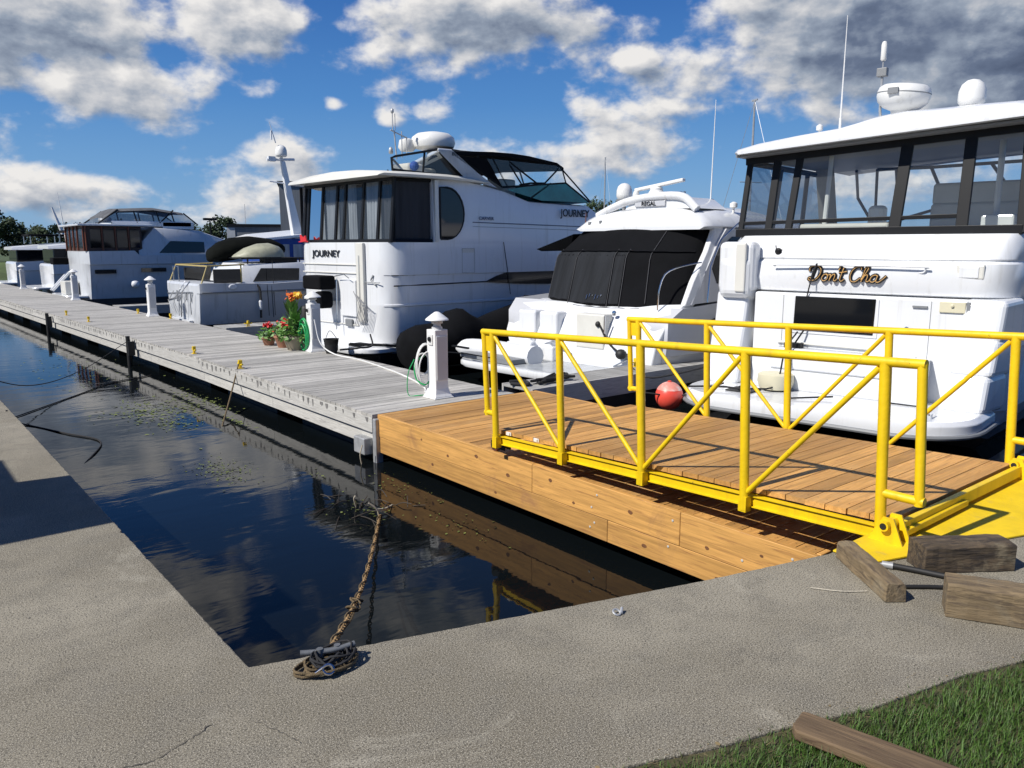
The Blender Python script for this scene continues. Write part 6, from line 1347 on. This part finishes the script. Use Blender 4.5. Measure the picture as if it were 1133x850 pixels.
# ================================================================ SHORE: TREES, BUILDINGS, LAMP, MASTS
def make_tree(name, h, w_, seed):
    rnd = random.Random(seed); t = thing(name, 'tree', 'tree', (0, 0, -20))
    tr = MB(); tr.tube([(0, 0, 0), (.1, 0, h * .3), (0, .1, h * .75)], .22, 8, r2=.06)
    for k in range(6):
        a = k * 1.05; tr.tube([(0.05, 0, h * (.25 + .06 * k)), (math.cos(a) * w_ * .3, math.sin(a) * w_ * .3, h * (.45 + .07 * k))], .08, 5, r2=.02)
    tr.build('trunk', trunkm, t, smooth=60)
    cr = MB(); cl_ = []
    for k in range(34):
        a = rnd.uniform(0, 2 * PI); z = rnd.uniform(.22, .97); rr = w_ * .5 * math.sin(PI * min(1, (z * .85 + .12))) ** .8 * rnd.uniform(.3, 1); cl_.append((V(rr * math.cos(a), rr * math.sin(a), z * h), w_ * rnd.uniform(.10, .19)))
    for c_, r_ in cl_:
        for _ in range(85):
            d0 = V(rnd.gauss(0, 1), rnd.gauss(0, 1), rnd.gauss(0, .8)).normalized() * r_ * rnd.uniform(.5, 1.1); p_ = c_ + d0
            d1 = V(rnd.uniform(-1, 1), rnd.uniform(-1, 1), rnd.uniform(-1, 1)).normalized(); d2 = d1.orthogonal().normalized(); l = rnd.uniform(.09, .24)
            cr.add([p_ - d1 * l, p_ + d2 * l * .7, p_ + d1 * l, p_ - d2 * l * .7], [(0, 1, 2, 3)])
    cr.build('crown', crownm, t); return t
T1 = make_tree('deciduous_tree', 7, 6.5, 1); T2 = make_tree('deciduous_tree', 6, 5, 2); T3 = make_tree('deciduous_tree', 5, 5.5, 3)
for o in (T1, T2, T3): o['_proto'] = 1
rnd = random.Random(30); protos = [T1, T2, T3]
# each: compass angle from +Y in degrees, distance, height scale
TR = [(-3, 118, 1.4), (1, 112, 1.3), (4.5, 100, 1.12), (6.3, 95, 1.16), (7.4, 97, 1.10), (8.6, 100, 1.05), (10.0, 100, .86), (11.0, 104, .80), (12.0, 104, .74), (13.0, 106, .78), (14.2, 106, .86), (15.6, 108, .78), (16.8, 110, .7), (17.6, 98, .80), (18.6, 98, .82), (19.5, 98, .84), (20.3, 100, .74), (21.2, 104, .62), (22.2, 106, .58), (23.4, 105, .55), (44.3, 112, 1.08), (45.6, 108, 1.10), (46.8, 110, 1.06), (49, 120, .9)]
ORD = 'first second third fourth fifth sixth seventh eighth ninth tenth eleventh twelfth thirteenth fourteenth fifteenth sixteenth seventeenth eighteenth nineteenth twentieth'.split()
LBL = ['tall dark tree at the far left edge', 'dark tree beyond the leftmost boats', 'bushy green tree on the far shore']
moved = []
for i, (a, dist, s_) in enumerate(TR):
    s_ *= .66 if i < 7 else .84 if i < 20 else 1
    p_ = protos[i % 3]; c_ = p_ if i < 3 else copy_tree(p_)
    c_.location = (dist * math.sin(R(a)), dist * math.cos(R(a)), .0); c_.scale = (s_, s_, s_); c_.rotation_euler = (0, 0, rnd.uniform(0, 6)); c_['group'] = 'trees on the far shore'
    c_['label'] = ('tall dark tree, ' if i < 6 else 'low green tree, ') + ORD[i] + ' from the left in the tree line on the far shore' if i < 20 else 'tree showing between the tall curtained yacht and the canvas-covered cruiser, ' + ORD[i - 20] + ' from the left'
for k_ in list(bpy.data.objects):
    if '_proto' in k_: del k_['_proto']
def bld(name, label, a, dist, w_, d0, h, mat, parts=True, deg=None):
    t = thing(name, label, 'building', (dist * math.sin(R(a)), dist * math.cos(R(a)), 0), -a if deg is None else deg)
    mb = MB(); mb.box(-w_ / 2, w_ / 2, -d0 / 2, d0 / 2, -.2, h); mb.build('wall', mat, t)
    mb = MB(); mb.box(-w_ / 2 - .15, w_ / 2 + .15, -d0 / 2 - .15, d0 / 2 + .15, h + .002, h + .25); mb.build('roof', black if parts else greyp, t)
    mb = MB(); mb.box(-w_ * .35, -w_ * .2, -d0 / 2 - .04, -d0 / 2 - .002, 0, 2.2); mb.build('door', greyp, t)
    return t
bb = bld('storage_building', 'low grey metal building with a pale left corner, far behind the dinghy', 22.2, 86, 6.2, 10, 3.5, cladding, deg=-24)
mb = MB(); mb.box(-3.25, -2.5, -5.05, -5.002, 0, 3.4); mb.build('pale_corner_panel', cladpale, bb)
bld('warehouse', 'tall plain grey building rising just left of the curtained yacht', 24.9, 80, 4.2, 8, 7.2, cladding, deg=-25)
lp = thing('street_lamp', 'dark street lamp with a flat head beyond the brown-windowed yacht', 'lamp', (23.8, 70, 0), 0)
mb = MB(); mb.tube([(0, 0, -.2), (0, 0, 3.9)], .10, 8, r2=.06); mb.build('pole', black, lp, smooth=50); mb = MB(); mb.box(-.55, .55, -.2, .2, 3.85, 4.05); mb.build('lamp_head', black, lp, bevel=.05)
def sail_mast(loc, h, label, r_=.06, base=0):
    t = thing('sailboat', label, 'sailboat', loc, 70, group='sailboats showing only their masts'); DZ[t.name] = 0
    mb = MB(); hull_loft(mb, [(-.1, .9, 1.0, 0, 0), (0, 1.1, 1.0, 0, 0), (3, 1.3, 1.0, 0, 0), (6, .6, 1.2, .3, .8), (7.4, .05, 1.3, .5, 1)], [(-.1, .7), (None, 1)]); mb.build('hull', gel, t, smooth=40)
    mb = MB(); mb.tube([(3.6, 0, .6), (3.6, 0, h)], r_, 6, r2=r_ * .6); mb.tube([(3.6, -.6, h * .6), (3.6, .6, h * .6)], .02, 5); mb.tube([(3.6, 0, h), (7.2, 0, 1.2)], .012, 4); mb.tube([(3.6, 0, h), (.1, 0, 1.1)], .012, 4); mb.box(3.4, 3.8, -.02, .02, h - .02, h + .05); mb.build('mast', galv, t, smooth=50)
    return t
sail_mast((33.9, 88, WZ), 7.2, 'sailboat with a thin mast, left of the tall grey building')
sail_mast((71, 66.5, WZ), 13.2, 'sailboat mast rising between the tall curtained yacht and the canvas-covered cruiser', .12)
sail_mast((31.3, 18.7, WZ), 9.1, 'sailboat mast rising between the canvas-covered cruiser and the black-windowed yacht', .07)
# unseen shed added outside the left edge to cast the shadow on the concrete
sd = thing('shadow_shed', 'unseen boarded shed added on the left bank to cast its shadow', 'shed', (-2.0, 6.2, 0), 0)
mb = MB(); mb.box(-.9, .9, -.66, .62, 0, 2.25); mb.build('wall', shedm, sd); mb = MB(); mb.box(-1.0, 1.0, -.68, .64, 2.252, 2.34); mb.build('roof', black, sd)
mb = MB(); mb.box(-.3, .5, .64, 1.45, 0, 2.22); mb.build('notch_shadow_block', shedm, sd); mb = MB(); mb.box(.902, .93, -.3, .3, 0, 2.0); mb.build('door', greyp, sd)  # added side block, its height set by the small shadow notch it casts
